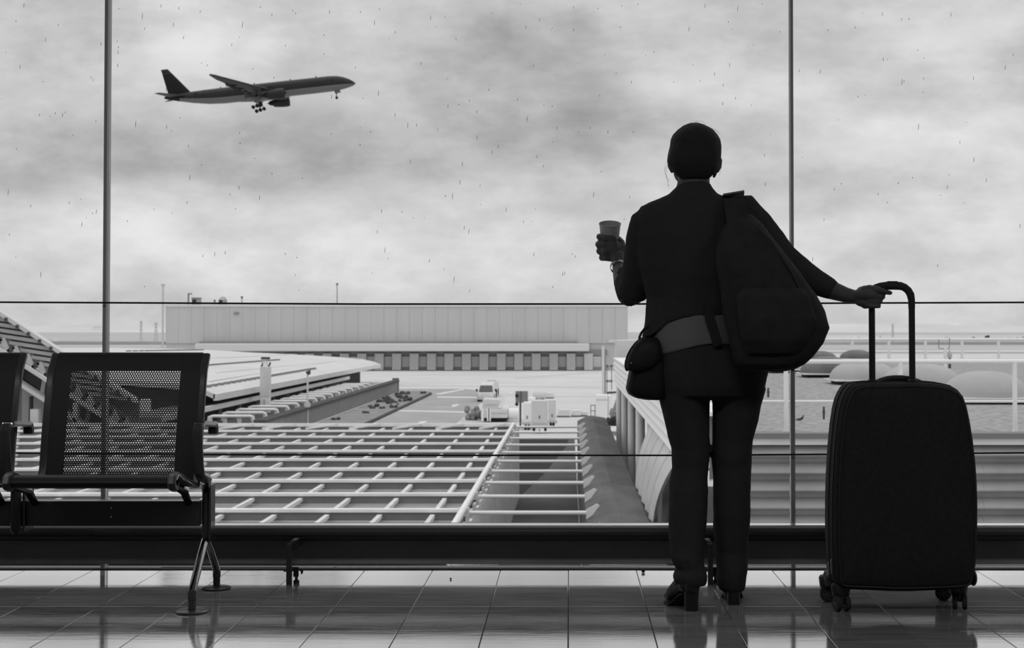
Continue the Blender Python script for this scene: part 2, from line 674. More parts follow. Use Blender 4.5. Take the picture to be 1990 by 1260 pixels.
# rain tracks and dirt dried on the outside of the big pane and its neighbours
rnd = random.Random(11)
for wi, n, (ua, ub) in ((2, 190, (215, 1530)), (1, 30, (0, 198)), (3, 45, (1548, 1985))):
    mb = MB()
    for k in range(n):
        u = rnd.uniform(ua, ub)
        v = rnd.random() ** 1.5 * 560 + 5
        ln = rnd.choice([2, 3, 5, 8, 11]) * rnd.uniform(0.6, 1.2)
        p0, p1 = at(u, v, GY + 0.0135), at(u - ln * 0.08, v + ln, GY + 0.0135)
        mb.tube([p0, (p0 + p1) / 2, p1], [0.0005, 0.0010 if ln > 4 else 0.0014, 0.0006], 5)
    mb.build('rain_streaks', M['speck'], wins[wi], kind='stuff')
for i, x in enumerate([XM[0] - SP, XM[0], XM[1], XM[1] + SP]):
    hw = 0.0066 if i < 2 else 0.0058
    m = MB().box(x - hw, x + hw, GY - 0.022, GY + 0.03, 0.004, ZC)
    t = m.build('trim_%d' % (i + 1), M['alu'], loc=(x, GY, 0), kind='structure')
    ztop = at(1540, 718, GY).z
    for s in (-1, 1):
        xa_, xb_ = sorted((x + s * hw, x + s * (hw + 0.0032)))
        MB().box(xa_, xb_, GY - 0.018, GY - 0.002, 0.004, ztop).build('glazing_bead', M['alu_edge'], t)
    if i == 2:
        p = at(1540.5, 718, GY - 0.035)
        MB().lathe([(0.004, 0), (0.008, 0.001), (0.008, 0.005), (0.004, 0.006)], p, 'Y', 12).build('clip', M['chrome_dark'], t, smooth=True)
MB().box(X0, X1, GY - 0.025, GY + 0.035, 0.0, 0.003).build('trim_5', M['black'], kind='structure')
MB().box(X0, X1, GY - 0.05, GY + 0.06, ZC - 0.06, ZC).build('trim_6', M['black'], kind='structure')
MB().box(X0, X1, 6.13, 6.2, -6.0, -0.004).build('wall_front', M['grey'], kind='structure')

for (lab, pts) in (('thin black cable strung across the glass level with the far warehouse roof', [(-900, 582), (0, 587.6), (320, 589.2), (700, 591.2), (1238, 591), (1600, 589.6), (1990, 588), (2900, 583)]),
                   ('thin black cable strung across the glass just above the seat of the bench', [(-900, 876), (0, 880.5), (400, 884), (900, 885.4), (1300, 885.4), (1600, 883.4), (1990, 880.5), (2900, 875)])):
    mb = MB()
    mb.tube([at(u, v, GY - 0.045) for u, v in pts], 0.0036, 8)
    mb.build('guard_cable', M['cable'], loc=at(1000, pts[4][1], GY - 0.045), smooth=True, label=lab, cat='cable', group='cables across the glass')

# low rail box along the foot of the glass
rail = thing('kick_rail', (0, 5.86, 0), 'long dark metal kick rail with a rounded top at the foot of the glass', 'rail')
RX0, RX1 = X0 + 0.02, X1 - 0.02
MB().box(RX0, RX1, 5.92, 5.955, 0.046, 0.175).build('panel', M['rail_dark'], rail, bevel=0.003)
zc = CAM_H - (1032.5 - 640) * 5.80 / F
prof = []
for j in range(14):
    a = 2 * math.pi * j / 14
    prof.append((5.80 + 0.03 * math.cos(a), zc + 0.024 * math.sin(a)))
MB().loft([[Vector((x, y, z)) for y, z in prof] for x in (RX0, RX1)]).build('bumper_tube', M['rail_pipe'], rail, smooth=True, angle=60)
MB().box(RX0, RX1, 5.795, 5.862, zc + 0.018, zc + 0.0258).build('top_cap', M['rail_cap'], rail)
MB().box(RX0, RX1, 5.862, 5.870, zc - 0.02, zc + 0.0262).build('back_lip', M['rail_pipe'], rail)
for x in (-5.5, -3.5, -1.5, 0.5, 2.5, 4.5):
    MB().box(x - 0.02, x + 0.02, 5.86, 5.925, zc - 0.02, zc + 0.005).build('arm', M['rail_pipe'], rail)
MB().box(RX0, RX1, 5.912, 5.925, 0.138, 0.150).build('lip', M['rail_pipe'], rail)
for (u, kn) in ((561, True), (1381, True), (-300, False), (2200, False)):
    p = atz(u, 1137, 0.0)
    br = MB().box(p.x - 0.010, p.x + 0.010, p.y, p.y + 0.02, 0.0, 0.155).box(p.x - 0.010, p.x + 0.010, p.y + 0.01, 5.925, 0.12, 0.155).box(p.x - 0.024, p.x + 0.012, p.y + 0.02, p.y + 0.10, 0.046, 0.052)
    b = br.build('bracket', M['rail_pipe'], rail, bevel=0.0015)
    MB().lathe([(0.012, 0), (0.012, 0.01), (0.006, 0.012), (0.006, 0.05)], (p.x + 0.022, p.y + 0.04, 0.0), 'Z', 10).build('foot_screw', M['chrome_dark'], b, smooth=True)
    if kn:
        MB().box(p.x + 0.012, p.x + 0.030, p.y + 0.03, p.y + 0.045, 0.025, 0.06).tube([(p.x + 0.034, p.y + 0.04, 0.052), (p.x + 0.044, p.y + 0.04, 0.046), (p.x + 0.042, p.y + 0.04, 0.034)], [0.004, 0.006, 0.003], 8).build('wing_nut', M['black'], b)
# crumbs on the floor
for (u, v, r, lab) in ((1250, 1113.5, 0.0075, 'round black bead lying on the floor just left of the boots'), (876, 1127, 0.004, 'tiny dark crumb on the floor in the middle below the rail')):
    p = atz(u, v, 0.0)
    MB().ell((p.x, p.y, r * 0.9), r, r, r * 0.9, 10, 8).build('floor_bead' if r > 0.005 else 'floor_crumb', M['black'], loc=(p.x, p.y, 0), smooth=True, label=lab, cat='debris')

# ================================================================== THE BENCH
bench = thing('waiting_bench', (-1.6, 5.3, 0), 'black metal waiting room bench with perforated seats on a long beam', 'bench')
SX0, SX1 = -1.875, -1.302          # one seat
PITCH_X = -0.664


def back_pt(x, s, off=0.0):
    """point on the back rest, s from the junction (0) to the top edge (1)"""
    y = 5.285 + 0.105 * s - 0.012 * math.sin(math.pi * s) + (0.02 * max(0, s - 0.9) / 0.1) + off
    z = 0.425 + 0.457 * s
    return Vector((x, y, z))


def seat_profile():
    """(y, z) from under the front lip over the nose to the junction with the back"""
    pr = [(5.02, 0.446), (4.985, 0.444), (4.958, 0.452), (4.948, 0.466), (4.955, 0.480), (4.975, 0.4885), (5.00, 0.488), (5.06, 0.474), (5.14, 0.450), (5.22, 0.432), (5.27, 0.424), (5.285, 0.428)]
    return pr


def make_seat(parent):
    # seat pan: one bent sheet
    pr = seat_profile()
    x0, x1 = SX0 + 0.012, SX1 - 0.012
    th = 0.004
    mb = MB()
    top = [[Vector((x, y, z)) for (y, z) in pr] for x in (x0, x1)]
    rings = []
    n = len(pr)
    inner = []
    for i in range(n):
        a = Vector((0,) + pr[max(0, i - 1)])
        b = Vector((0,) + pr[min(n - 1, i + 1)])
        t = (b - a).normalized()
        nn = Vector((0, -t.z, t.y))
        inner.append(Vector((0,) + pr[i]) - nn * -th if False else Vector((0,) + pr[i]) - nn * th)
    for x in (x0, x1):
        ring = [Vector((x, y, z)) for (y, z) in pr] + [Vector((x, p.y, p.z)) for p in reversed(inner)]
        rings.append(ring)
    sp = mb.loft(rings).build('seat_pan', M['chair_sheet'], parent, smooth=True, angle=50)
    # back rest border with the perforated field inside it
    xa, xb = SX0 + 0.026, SX1 - 0.026
    ha, hb = at(129, 800, 5.33).x, at(346, 800, 5.33).x
    s0, s1 = 0.03, 0.885
    def strip(xl, xr, sa, sb, ns=8):
        g = []
        for k in range(ns + 1):
            s_ = sa + (sb - sa) * k / ns
            g.append([back_pt(xl, s_), back_pt(xr, s_), back_pt(xr, s_, 0.005), back_pt(xl, s_, 0.005)])
        return g
    mb = MB()
    mb.loft(strip(xa, ha + 0.003, 0.0, 1.0, 12))
    mb.loft(strip(hb - 0.003, xb, 0.0, 1.0, 12))
    mb.loft(strip(ha, hb, s1 - 0.012, 1.0, 4))
    mb.loft(strip(ha, hb, 0.0, s0 + 0.012, 3))
    # rolled top edge
    mb.tube([back_pt(xa, 0.995, 0.010), back_pt(xb, 0.995, 0.010)], 0.011, 12)
    br = mb.build('backrest', M['chair_sheet'], parent, smooth=True, angle=50)
    # the field: a hexagonal net of round holes, each cell a ring of quads
    p = 0.00895
    rowh = p * 0.866
    R = p / math.sqrt(3)
    rh = 0.0029
    L = 0.457 + 0.01
    nrow = int((s1 - s0) * L / rowh)
    ncol = int((hb - ha) / p)
    mb = MB()
    for r in range(nrow):
        for c in range(ncol + (0 if r % 2 else 1)):
            cx_ = ha + (c + (0.5 if r % 2 else 0.0)) * p
            cs = s0 + (r + 0.5) * rowh / L
            vs = []
            for rad in (R, rh):
                for j in range(6):
                    a = math.pi / 6 + j * math.pi / 3
                    vs.append(back_pt(cx_ + rad * math.cos(a), cs + rad * math.sin(a) / L, 0.002))
            mb.add(vs, [(j, (j + 1) % 6, 6 + (j + 1) % 6, 6 + j) for j in range(6)])
    pf = mb.build('perforated_field', M['chair_sheet'], br, fix=False)
    so = pf.modifiers.new('gauge', 'SOLIDIFY')
    so.thickness = 0.0012
    # side castings following seat and back
    for (x, s) in ((SX0 + 0.013, -1), (SX1 - 0.013, 1)):
        pts = [Vector((x, y, z)) for (y, z) in pr[1:-1]] + [back_pt(x, k / 8, 0.004) for k in range(1, 9)]
        pts[-1].y += 0.004
        mb = MB()
        rings = []
        m_ = len(pts)
        for i in range(m_):
            t = (pts[min(m_ - 1, i + 1)] - pts[max(0, i - 1)]).normalized()
            nn = Vector((0, -t.z, t.y))
            w, h = 0.013, 0.011 if i < 9 else 0.010
            rings.append([pts[i] + Vector((w * a_, 0, 0)) + nn * (h * b_) for a_, b_ in ((-1, -0.6), (-0.6, -1), (0.6, -1), (1, -0.6), (1, 0.6), (0.6, 1), (-0.6, 1), (-1, 0.6))])
        mb.loft(rings).build('side_frame', M['chair'], parent, smooth=True, angle=35)
        # polished bracket from the seat side down to the beam
        xi = x - 0.042
        mb = MB()
        mb.tube([(x - 0.006, 5.03, 0.470), (xi + s * 0.004, 5.14, 0.435), (xi, 5.27, 0.405), (xi, 5.335, 0.355)], [0.012, 0.013, 0.015, 0.013], 8)
        mb.build('seat_bracket', M['chrome_dark'], parent, smooth=True)
        mb = MB()
        mb.tube([(x + s * 0.012, 4.962, 0.474), (x + s * 0.012, 4.985, 0.489), (x + s * 0.013, 5.10, 0.455), (x + s * 0.013, 5.20, 0.430)], 0.0035, 6)
        mb.build('edge_strip', M['chrome'], parent, smooth=True)


def make_arm(parent, x, dx=0.0):
    pts = [(5.375, 0.600), (5.372, 0.622), (5.355, 0.634), (5.26, 0.641), (5.19, 0.645), (5.165, 0.640), (5.152, 0.622), (5.155, 0.57), (5.17, 0.50), (5.185, 0.472)]
    P = [Vector((x, y, z)) for y, z in pts]
    rings = []
    for i in range(len(P)):
        t = (P[min(len(P) - 1, i + 1)] - P[max(0, i - 1)]).normalized()
        nn = Vector((0, -t.z, t.y))
        w = 0.017
        h = 0.009 if i < 5 else 0.010
        rings.append([P[i] + Vector((w * a_, 0, 0)) + nn * (h * b_) for a_, b_ in ((-1, -0.5), (-0.7, -1), (0.7, -1), (1, -0.5), (1, 0.5), (0.7, 1), (-0.7, 1), (-1, 0.5))])
    a = MB().loft(rings).build('armrest', M['chair'], parent, smooth=True, angle=35)
    cap = MB()
    cr = []
    for (y, z) in ((5.172, 0.651), (5.19, 0.6555), (5.26, 0.6515), (5.35, 0.6445), (5.372, 0.640), (5.384, 0.622), (5.384, 0.604)):
        cr.append([Vector((x - 0.0165, y, z)), Vector((x + 0.0175, y, z)), Vector((x + 0.0180, y - 0.003, z - 0.012 if y < 5.37 else z - 0.004)), Vector((x - 0.0165, y - 0.003, z - 0.003))])
    cap.loft(cr).build('arm_cap', M['chrome'], a, smooth=True, angle=30)
    mb = MB().tube([(x - 0.004, 5.183, 0.480), (x + 0.002, 5.20, 0.462), (x + 0.005, 5.27, 0.447), (x + dx * 0.6, 5.33, 0.430), (x + dx, 5.365, 0.40)], [0.016, 0.018, 0.017, 0.017, 0.016], 10)
    mb.build('arm_elbow', M['chrome_dark'], parent, smooth=True)


mk0 = set(COL.objects)
make_seat(bench)
make_arm(bench, -1.280, -0.022)
new = [o for o in COL.objects if o not in mk0 and o.parent is bench]
for k in (1, 2):
    for o in new:
        c = copy_tree(o, bench)
        c.location = o.location + Vector((PITCH_X * k, 0, 0))
# beam
MB().box(-4.05, -1.318, 5.335, 5.395, 0.273, 0.362).build('beam', M['chair'], bench, bevel=0.003)
mb = MB()
for v in (988, 1005):
    p = at(216, v, 5.333)
    mb = MB().lathe([(0.0032, -0.002), (0.0032, 0.001), (0.001, 0.0015)], (p.x, 5.334, p.z), 'Y', 8)
    mb.build('bolt', M['steel'], bench, smooth=True)
# clamp that carries the middle arm rest
for k in (0, 1):
    x = -1.963 + PITCH_X * k
    MB().tube([(x, 5.315, 0.425), (x, 5.312, 0.40), (x, 5.312, 0.262), (x, 5.318, 0.254)], [0.018, 0.019, 0.019, 0.014], 12).build('beam_clamp', M['chair'], bench, smooth=True)
    MB().box(x + 0.019, x + 0.029, 5.32, 5.41, 0.255, 0.41).build('clamp_plate', M['chrome_dark'], bench, bevel=0.002)


def leg_set(xc):
    lg = MB().tube([(xc - 0.001, 5.368, 0.425), (xc, 5.37, 0.40), (xc, 5.37, 0.225), (xc, 5.37, 0.205)], [0.013, 0.0145, 0.0145, 0.013], 14, flat=1.2).build('column', M['chair'], bench, smooth=True)
    MB().box(xc + 0.013, xc + 0.021, 5.35, 5.42, 0.215, 0.418).build('column_plate', M['chrome_dark'], lg, bevel=0.002)
    for (u, v, top, rr, rd, nm) in ((373, 1190.5, 0.062, 0.0145, 0.056, 'front'), (421, 1144.5, 0.062, 0.014, 0.054, 'rear')):
        p = atz(u, v, 0.0)
        fx = p.x + (xc + 1.302)
        fy = p.y
        y0 = 5.36 if nm == 'front' else 5.385
        q = MB().tube([(xc - 0.001, y0, 0.218), (xc + (fx - xc) * 0.35, y0 + (fy - y0) * 0.33, 0.175), (xc + (fx - xc) * 0.8, y0 + (fy - y0) * 0.82, 0.098), (fx, y0 + (fy - y0) * 0.97, 0.074), (fx, fy, 0.062)], [0.0135, 0.0145, 0.0145, 0.014, 0.0135], 14).build('leg', M['chrome'], bench, smooth=True)
        MB().lathe([(rr * 0.9, 0.076), (rr * 1.05, 0.070), (rr * 1.05, 0.044), (rr * 0.93, 0.042), (rr * 0.93, 0.006)], (fx, fy, 0), 'Z', 16).build('foot_post', M['chair'], q, smooth=True)
        MB().lathe([(rd * 0.9, 0.0), (rd, 0.002), (rd, 0.005), (rd * 0.9, 0.008), (rr, 0.009)], (fx, fy, 0), 'Z', 28).build('foot_disc', M['chair'], q, smooth=True)


leg_set(-1.302)
leg_set(-1.302 + PITCH_X * 4 + 0.1)

# ================================================================== OUTDOORS
GZ = -6.0                      # apron level


def wx(u, Y):
    return (u - CX) * Y / F


def xr(ratio, z):
    """x of a line running away from the viewer; ratio = (u - CX) / (v - 640)"""
    return ratio * (CAM_H - z)


# ground, far fields, hills
MB().box(-500, 600, 6.2, 420, GZ - 0.5, GZ).build('ground', M['apron'], kind='structure')
MB().box(-3000, 3000, 420, 6000, GZ - 0.9, GZ - 0.4).build('field_floor', M['far'], kind='structure')


def ridge(name, Y, prof, m, depth=900, label=None):
    mb = MB()
    pts = []
    us = [-1500 + 40 * k for k in range(130)]
    for k, u in enumerate(us):
        for i in range(len(prof) - 1):
            if prof[i][0] <= u <= prof[i + 1][0]:
                f = (u - prof[i][0]) / (prof[i + 1][0] - prof[i][0])
                v = prof[i][1] + f * (prof[i + 1][1] - prof[i][1])
                break
        v += mnoise.noise(Vector((u * 0.012, Y * 0.01, 0))) * 1.6
        pts.append((u, v))
    rings = []
    for (u, v) in pts:
        p = at(u, v, Y)
        rings.append([Vector((p.x, Y - depth * 0.25, GZ - 1)), Vector((p.x, Y - depth * 0.08, GZ + (p.z - GZ) * 0.6)), Vector((p.x, Y, p.z)), Vector((p.x, Y + depth, GZ - 1))])
    mb.loft(rings)
    return mb.build(name, m, smooth=True, angle=80, kind='structure')


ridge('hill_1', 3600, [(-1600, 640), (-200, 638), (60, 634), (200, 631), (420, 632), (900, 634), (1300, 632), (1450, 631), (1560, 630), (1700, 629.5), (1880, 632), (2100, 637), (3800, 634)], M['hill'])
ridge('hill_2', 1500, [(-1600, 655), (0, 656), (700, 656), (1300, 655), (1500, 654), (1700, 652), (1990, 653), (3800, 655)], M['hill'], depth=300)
# dark hedge band at the edge of the far fields
def far_band(u0, u1, v, Y, m, nm, lab):
    mb = MB()
    p0, p1 = at(u0, v, Y), at(u1, v, Y)
    n = 40
    rings = []
    for k in range(n + 1):
        x = p0.x + (p1.x - p0.x) * k / n
        h = p0.z + mnoise.noise(Vector((x * 0.11, Y, 3.0))) * 0.25
        rings.append([Vector((x, Y, GZ - 0.5)), Vector((x, Y + 1, h - 0.3)), Vector((x, Y + 4, h)), Vector((x, Y + 12, h)), Vector((x, Y + 14, GZ - 0.5))])
    mb.loft(rings)
    return mb.build(nm, m, label=lab, cat='hedge')
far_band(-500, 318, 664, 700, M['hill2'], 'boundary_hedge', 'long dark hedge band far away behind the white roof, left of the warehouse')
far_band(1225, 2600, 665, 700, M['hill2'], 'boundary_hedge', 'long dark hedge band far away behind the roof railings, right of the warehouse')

# distant white houses on the hill foot and small trees
for (u, v, w, h, Y, lab) in ((1632, 657, 10, 4, 900, 'small pale house far away just right of the backpack'), (1650, 657, 12, 5, 900, 'second small pale house far away, right of the backpack'),
                       (1668, 655, 16, 7, 900, 'wide pale house on the far hill left of the suitcase handle'), (1711, 656, 7, 14, 900, 'tall pale house between the two suitcase handle tubes'),
                       (190, 633, 24, 4, 2500, 'long pale building high on the far left hill'), (100, 658, 16, 4, 900, 'low pale shed far away above the gallery roof')):
    p = at(u, v + 4, Y)
    k = Y / F
    t = thing('far_house', (p.x, Y, p.z - h * k * 1.5), lab, 'house')
    z0 = p.z - h * k * 1.5
    MB().box(p.x - w * k / 2, p.x + w * k / 2, Y, Y + w * k, z0, p.z + h * k * 0.2).build('wall', M['white'], t)
    MB().prism([(p.x - w * k * 0.55, Y - 0.2, p.z + h * k * 0.2), (p.x + w * k * 0.55, Y - 0.2, p.z + h * k * 0.2), (p.x, Y - 0.2, p.z + h * k * 0.7)], (0, w * k, 0)).build('roof', M['hangar_lt'], t)
for i, (u, v, w, h) in enumerate(((1893, 659, 7, 5), (1919, 659, 9, 8), (1963, 659, 8, 4), (1978, 659, 6, 4), (1988, 659, 7, 5), (1840, 660, 6, 5))):
    Y = 1100
    p = at(u, v + 1, Y)
    k = Y / F
    t = thing('far_tree', (p.x, Y, GZ - 0.4), ['small dark round tree far away, first right of the suitcase', 'taller dark cone tree far away right of the suitcase', 'low dark tree far away close to the right frame edge',
              'small dark tree far away, last but one before the right frame edge', 'dark tree far away cut by the right frame edge', 'small dark tree far away just above the white roof post'][i], 'tree')
    MB().tube([(p.x, Y, GZ - 0.4), (p.x, Y, p.z)], 0.3, 6).build('trunk', M['shrub'], t)
    mb = MB()
    rnd = random.Random(i)
    for q in range(9):
        mb.ell((p.x + rnd.uniform(-.3, .3) * w * k, Y + rnd.uniform(-.3, .3) * w * k, p.z + h * k * rnd.uniform(0.1, 0.8)), w * k * 0.3, w * k * 0.3, h * k * 0.3, 7, 5)
    mb.build('crown', M['shrub'], t, smooth=True)
# faint lattice masts on the left hill, one on the right
for (u, v0, v1, w, lab) in ((274, 624, 664, 7, 'faint lattice mast with cross arm on the far left hill, right of the mullion'), (303, 627, 664, 9, 'faint lattice mast close to the warehouse corner'), (1735, 630, 664, 6, 'faint lattice mast between the suitcase handle tubes')):
    Y = 735
    k = Y / F
    a, b = at(u, v1, Y), at(u, v0, Y)
    t = thing('lattice_mast', (a.x, Y, a.z), lab, 'mast')
    for s in (-1, 1):
        MB().bar((a.x + s * w * k * 0.4, Y, GZ - 0.5), (a.x + s * w * k * 0.1, Y, b.z), 0.28).build('leg', M['hangar'], t)
    mb = MB()
    for q in range(6):
        z0 = GZ + (b.z - GZ) * q / 6
        z1 = GZ + (b.z - GZ) * (q + 1) / 6
        r0, r1 = w * k * (0.4 - 0.05 * q), w * k * (0.35 - 0.05 * q)
        mb.bar((a.x - r0, Y, z0), (a.x + r1, Y, z1), 0.16).bar((a.x + r0, Y, z0), (a.x - r1, Y, z1), 0.16)
    mb.build('bracing', M['hangar'], t)
    for q in (0.86, 0.97):
        MB().bar((a.x - w * k * 0.6, Y, GZ + (b.z - GZ) * q), (a.x + w * k * 0.6, Y, GZ + (b.z - GZ) * q), 0.25).build('cross_arm', M['hangar'], t)

# ---------------------------------------------------------------- the warehouse
WY = 253.0
wk = WY / F
WL, WR = wx(322, WY), wx(1220, WY)
WT = at(700, 592, WY).z
ware = thing('warehouse', ((WL + WR) / 2, WY, GZ), 'long plain grey warehouse with a dock front and thin white canopy', 'building')
MB().box(WL, WR, WY + 0.3, WY + 60, GZ, WT).build('wall', M['hangar'], ware)
npan = 36
pw = (WR - WL) / npan
me = None
for k in range(npan):
    x0 = WL + pw * k
    if me is None:
        q = MB().box(x0 + 0.012, x0 + pw - 0.012, WY, WY + 0.28, GZ + 4.6, WT - 0.4).build('cladding_panel', M['hangar'], ware)
        me = q.data
    else:
        q = bpy.data.objects.new('cladding_panel', me)
        COL.objects.link(q)
        q.parent = ware
        q.location = (pw * k, 0, 0)
MB().box(WL - 0.2, WR + 0.2, WY - 0.15, WY + 60.2, WT - 0.4, WT).build('parapet', M['hangar_lt'], ware)
cz0, cz1 = at(700, 683, WY - 4).z, at(700, 668, WY - 4).z
cl, cr = wx(380, WY - 4), wx(1145, WY - 4)
MB().box(cl, cr, WY - 4.4, WY - 0.05, cz0, cz1).build('canopy', M['hangar_lt'], ware, bevel=0.15)
MB().box(cl, cr - 2, WY - 1.5, WY - 0.04, cz1, cz1 + 0.32).build('canopy_gutter', M['hangar_dark'], ware)
MB().box(wx(470, WY), wx(1180, WY), WY - 0.2, WY - 0.02, cz0 - 0.75, cz0 + 0.2).build('dock_header', M['hangar_dark'], ware)
MB().box(wx(470, WY), wx(1180, WY), WY - 0.35, WY - 0.02, GZ + 0.05, GZ + 0.6).build('dock_plinth', M['hangar_dark'], ware)
pitch = 33.75 * wk
for k in range(18):
    xc = wx(1143.5, WY) - pitch * k
    pn = MB().box(xc - 8.6 * wk, xc + 8.6 * wk, WY - 1.0, WY - 0.36, at(700, 715, WY - 1).z, at(700, 687.5, WY - 1).z).build('dock_shelter', M['hangar_lt'], ware)
    MB().box(xc - 8.2 * wk, xc + 8.2 * wk, WY - 1.4, WY - 0.4, at(700, 719.3, WY - 1).z, at(700, 714.8, WY - 1).z).build('dock_bumper', M['white_d'], pn)
    MB().box(xc + 9.4 * wk, xc + 24 * wk, WY - 0.34, WY - 0.2, at(700, 715, WY).z, at(700, 693, WY).z).build('dock_door', M['door'], ware)
MB().box(wx(1182, WY), wx(1198, WY), WY - 0.3, WY + 0.1, at(0, 666, WY).z, at(0, 660, WY).z).build('wall_sign', M['hangar_lt'], ware)
MB().box(wx(455, WY), wx(464, WY), WY - 0.3, WY + 0.1, at(0, 611, WY).z, at(0, 607, WY).z).build('wall_lamp', M['hangar_dark'], ware)
# roof plant and poles
for (u, w, h, rnd_, lab) in ((382.5, 15, 17, False, 'square dark air unit on the warehouse roof beside the lamp'), (433.5, 13, 15, True, 'round topped air unit on the warehouse roof, right of the square one')):
    x = wx(u, WY + 6)
    k = (WY + 6) / F
    t = thing('roof_unit', (x, WY + 6, WT), lab, 'air unit')
    b = MB().box(x - w * k / 2, x + w * k / 2, WY + 5, WY + 6.5, WT, WT + h * k * 0.75)
    b.build('casing', M['hangar'], t, bevel=0.06)
    MB().box(x - w * k * 0.42, x + w * k * 0.1, WY + 4.95, WY + 5.02, WT + 0.25, WT + h * k * 0.62).build('louvre', M['dark'], t)
    if rnd_:
        MB().lathe([(w * k * 0.5, 0), (w * k * 0.45, 0.3), (w * k * 0.25, 0.5), (0.05, 0.55)], (x, WY + 5.8, WT + h * k * 0.73), 'Z', 14).build('cowl', M['hangar'], t, smooth=True)
    else:
        MB().box(x - w * k * 0.54, x + w * k * 0.54, WY + 4.9, WY + 6.6, WT + h * k * 0.75, WT + h * k * 0.86).build('lid', M['hangar'], t)
x = wx(366, WY + 4)
t = thing('roof_lamp', (x, WY + 4, WT), 'thin lamp post with side arm on the warehouse roof', 'lamp')
MB().tube([(x, WY + 4, WT), (x, WY + 4, WT + 23 * wk)], 0.14, 8).build('post', M['hangar_dark'], t)
MB().box(x, x + 0.6, WY + 3.85, WY + 4.15, WT + 20.5 * wk, WT + 23 * wk).build('lamp_head', M['hangar_dark'], t)
for (u, h, nm, lab) in ((655, 41, 'roof_aerial', 'thin tall aerial on the middle of the warehouse roof'), (470, 15, 'roof_aerial', 'short faint aerial on the warehouse roof, right of the round unit'), (417, 8, 'roof_aerial', 'very short aerial between the two air units on the warehouse roof')):
    x = wx(u, WY + 4)
    t = thing(nm, (x, WY + 4, WT), lab, 'aerial')
    MB().tube([(x, WY + 4, WT), (x, WY + 4, WT + h * wk)], 0.10, 8).build('rod', M['hangar'], t)
    MB().lathe([(0.05, 0), (0.2, 0.05), (0.2, 0.35), (0.05, 0.4)], (x, WY + 4, WT + h * wk - 0.2), 'Z', 10).build('tip', M['hangar_dark'], t, smooth=True)
x = wx(316.5, 240)
t = thing('tall_pole', (x, 240, GZ), 'tall grey pole standing at the left corner of the warehouse', 'pole')
MB().tube([(x, 240, GZ), (x, 240, at(316, 553, 240).z)], [0.20, 0.15], 10).build('shaft', M['hangar'], t, smooth=True)
MB().box(x - 0.3, x + 0.3, 239.8, 240.2, at(316, 556, 240).z, at(316, 552, 240).z).build('cap', M['hangar'], t)

# ---------------------------------------------------------------- the pier with the white roof (left)
RY0, RY1 = 105.0, 196.0
ROOF = [(-24.9, -3.60), (-25.6, -3.30), (-27.4, -2.90), (-34.0, -2.45), (-42.3, -2.05), (-48.7, -1.66), (-60.0, -1.46), (-72.0, -1.50), (-84.0, -2.0)]


def roofz(x):
    for (xa, za), (xb, zb_) in zip(ROOF[:-1], ROOF[1:]):
        if xb <= x <= xa:
            return za + (zb_ - za) * (x - xa) / (xb - xa)
    return ROOF[0][1] if x > ROOF[0][0] else ROOF[-1][1]


def onroof(u, v):
    lo, hi = 60.0, 400.0
    for _ in range(40):
        Y = (lo + hi) / 2
        p = at(u, v, Y)
        if p.z > roofz(p.x):
            lo = Y
        else:
            hi = Y
    return at(u, v, min(max(lo, RY0 + 0.5), RY1 - 0.5))


pier = thing('pier_building', (-40, 120, GZ), 'low pier building with a wide white roof and rows of snow guards', 'building')
mb = MB()
mb.loft([[Vector((x, y, z)) for (x, z) in ROOF] + [Vector((x, y, z - 0.35)) for (x, z) in reversed(ROOF)] for y in (RY0, RY1)])
mb.build('roof', M['roofwhite'], pier)
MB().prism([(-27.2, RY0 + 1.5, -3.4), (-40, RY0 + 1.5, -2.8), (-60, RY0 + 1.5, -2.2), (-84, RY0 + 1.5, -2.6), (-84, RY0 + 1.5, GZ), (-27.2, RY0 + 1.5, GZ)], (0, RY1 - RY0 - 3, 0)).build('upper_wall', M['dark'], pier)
MB().box(-25.0, -24.7, RY0, RY1, -4.05, -3.58).build('fascia', M['white_d'], pier)
# second, lower canopy along the same side
l0, l1 = Vector((-25.1, 92.0, -4.45)), Vector((-25.1, 170.0, -4.45))
mb = MB()
mb.prism([l0, l1, l1 + Vector((-3.0, 0, 0)), l0 + Vector((-3.0, 0, 0))], (0, 0, -0.3))
mb.build('lower_canopy', M['grey'], pier)
MB().bar(l0 + Vector((0.05, 0, -0.1)), l1 + Vector((0.05, 0, -0.1)), 0.2, 0.35).build('canopy_edge', M['hangar_lt'], pier)
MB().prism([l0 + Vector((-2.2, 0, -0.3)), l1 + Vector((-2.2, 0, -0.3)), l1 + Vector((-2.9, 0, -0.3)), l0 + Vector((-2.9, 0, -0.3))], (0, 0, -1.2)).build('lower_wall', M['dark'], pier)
for k in range(12):
    p = l0 + (l1 - l0) * ((k + 0.5) / 12)
    MB().box(p.x - 0.3, p.x - 0.1, p.y - 0.1, p.y + 0.1, GZ, p.z - 0.2).build('canopy_post', M['grey'], pier)
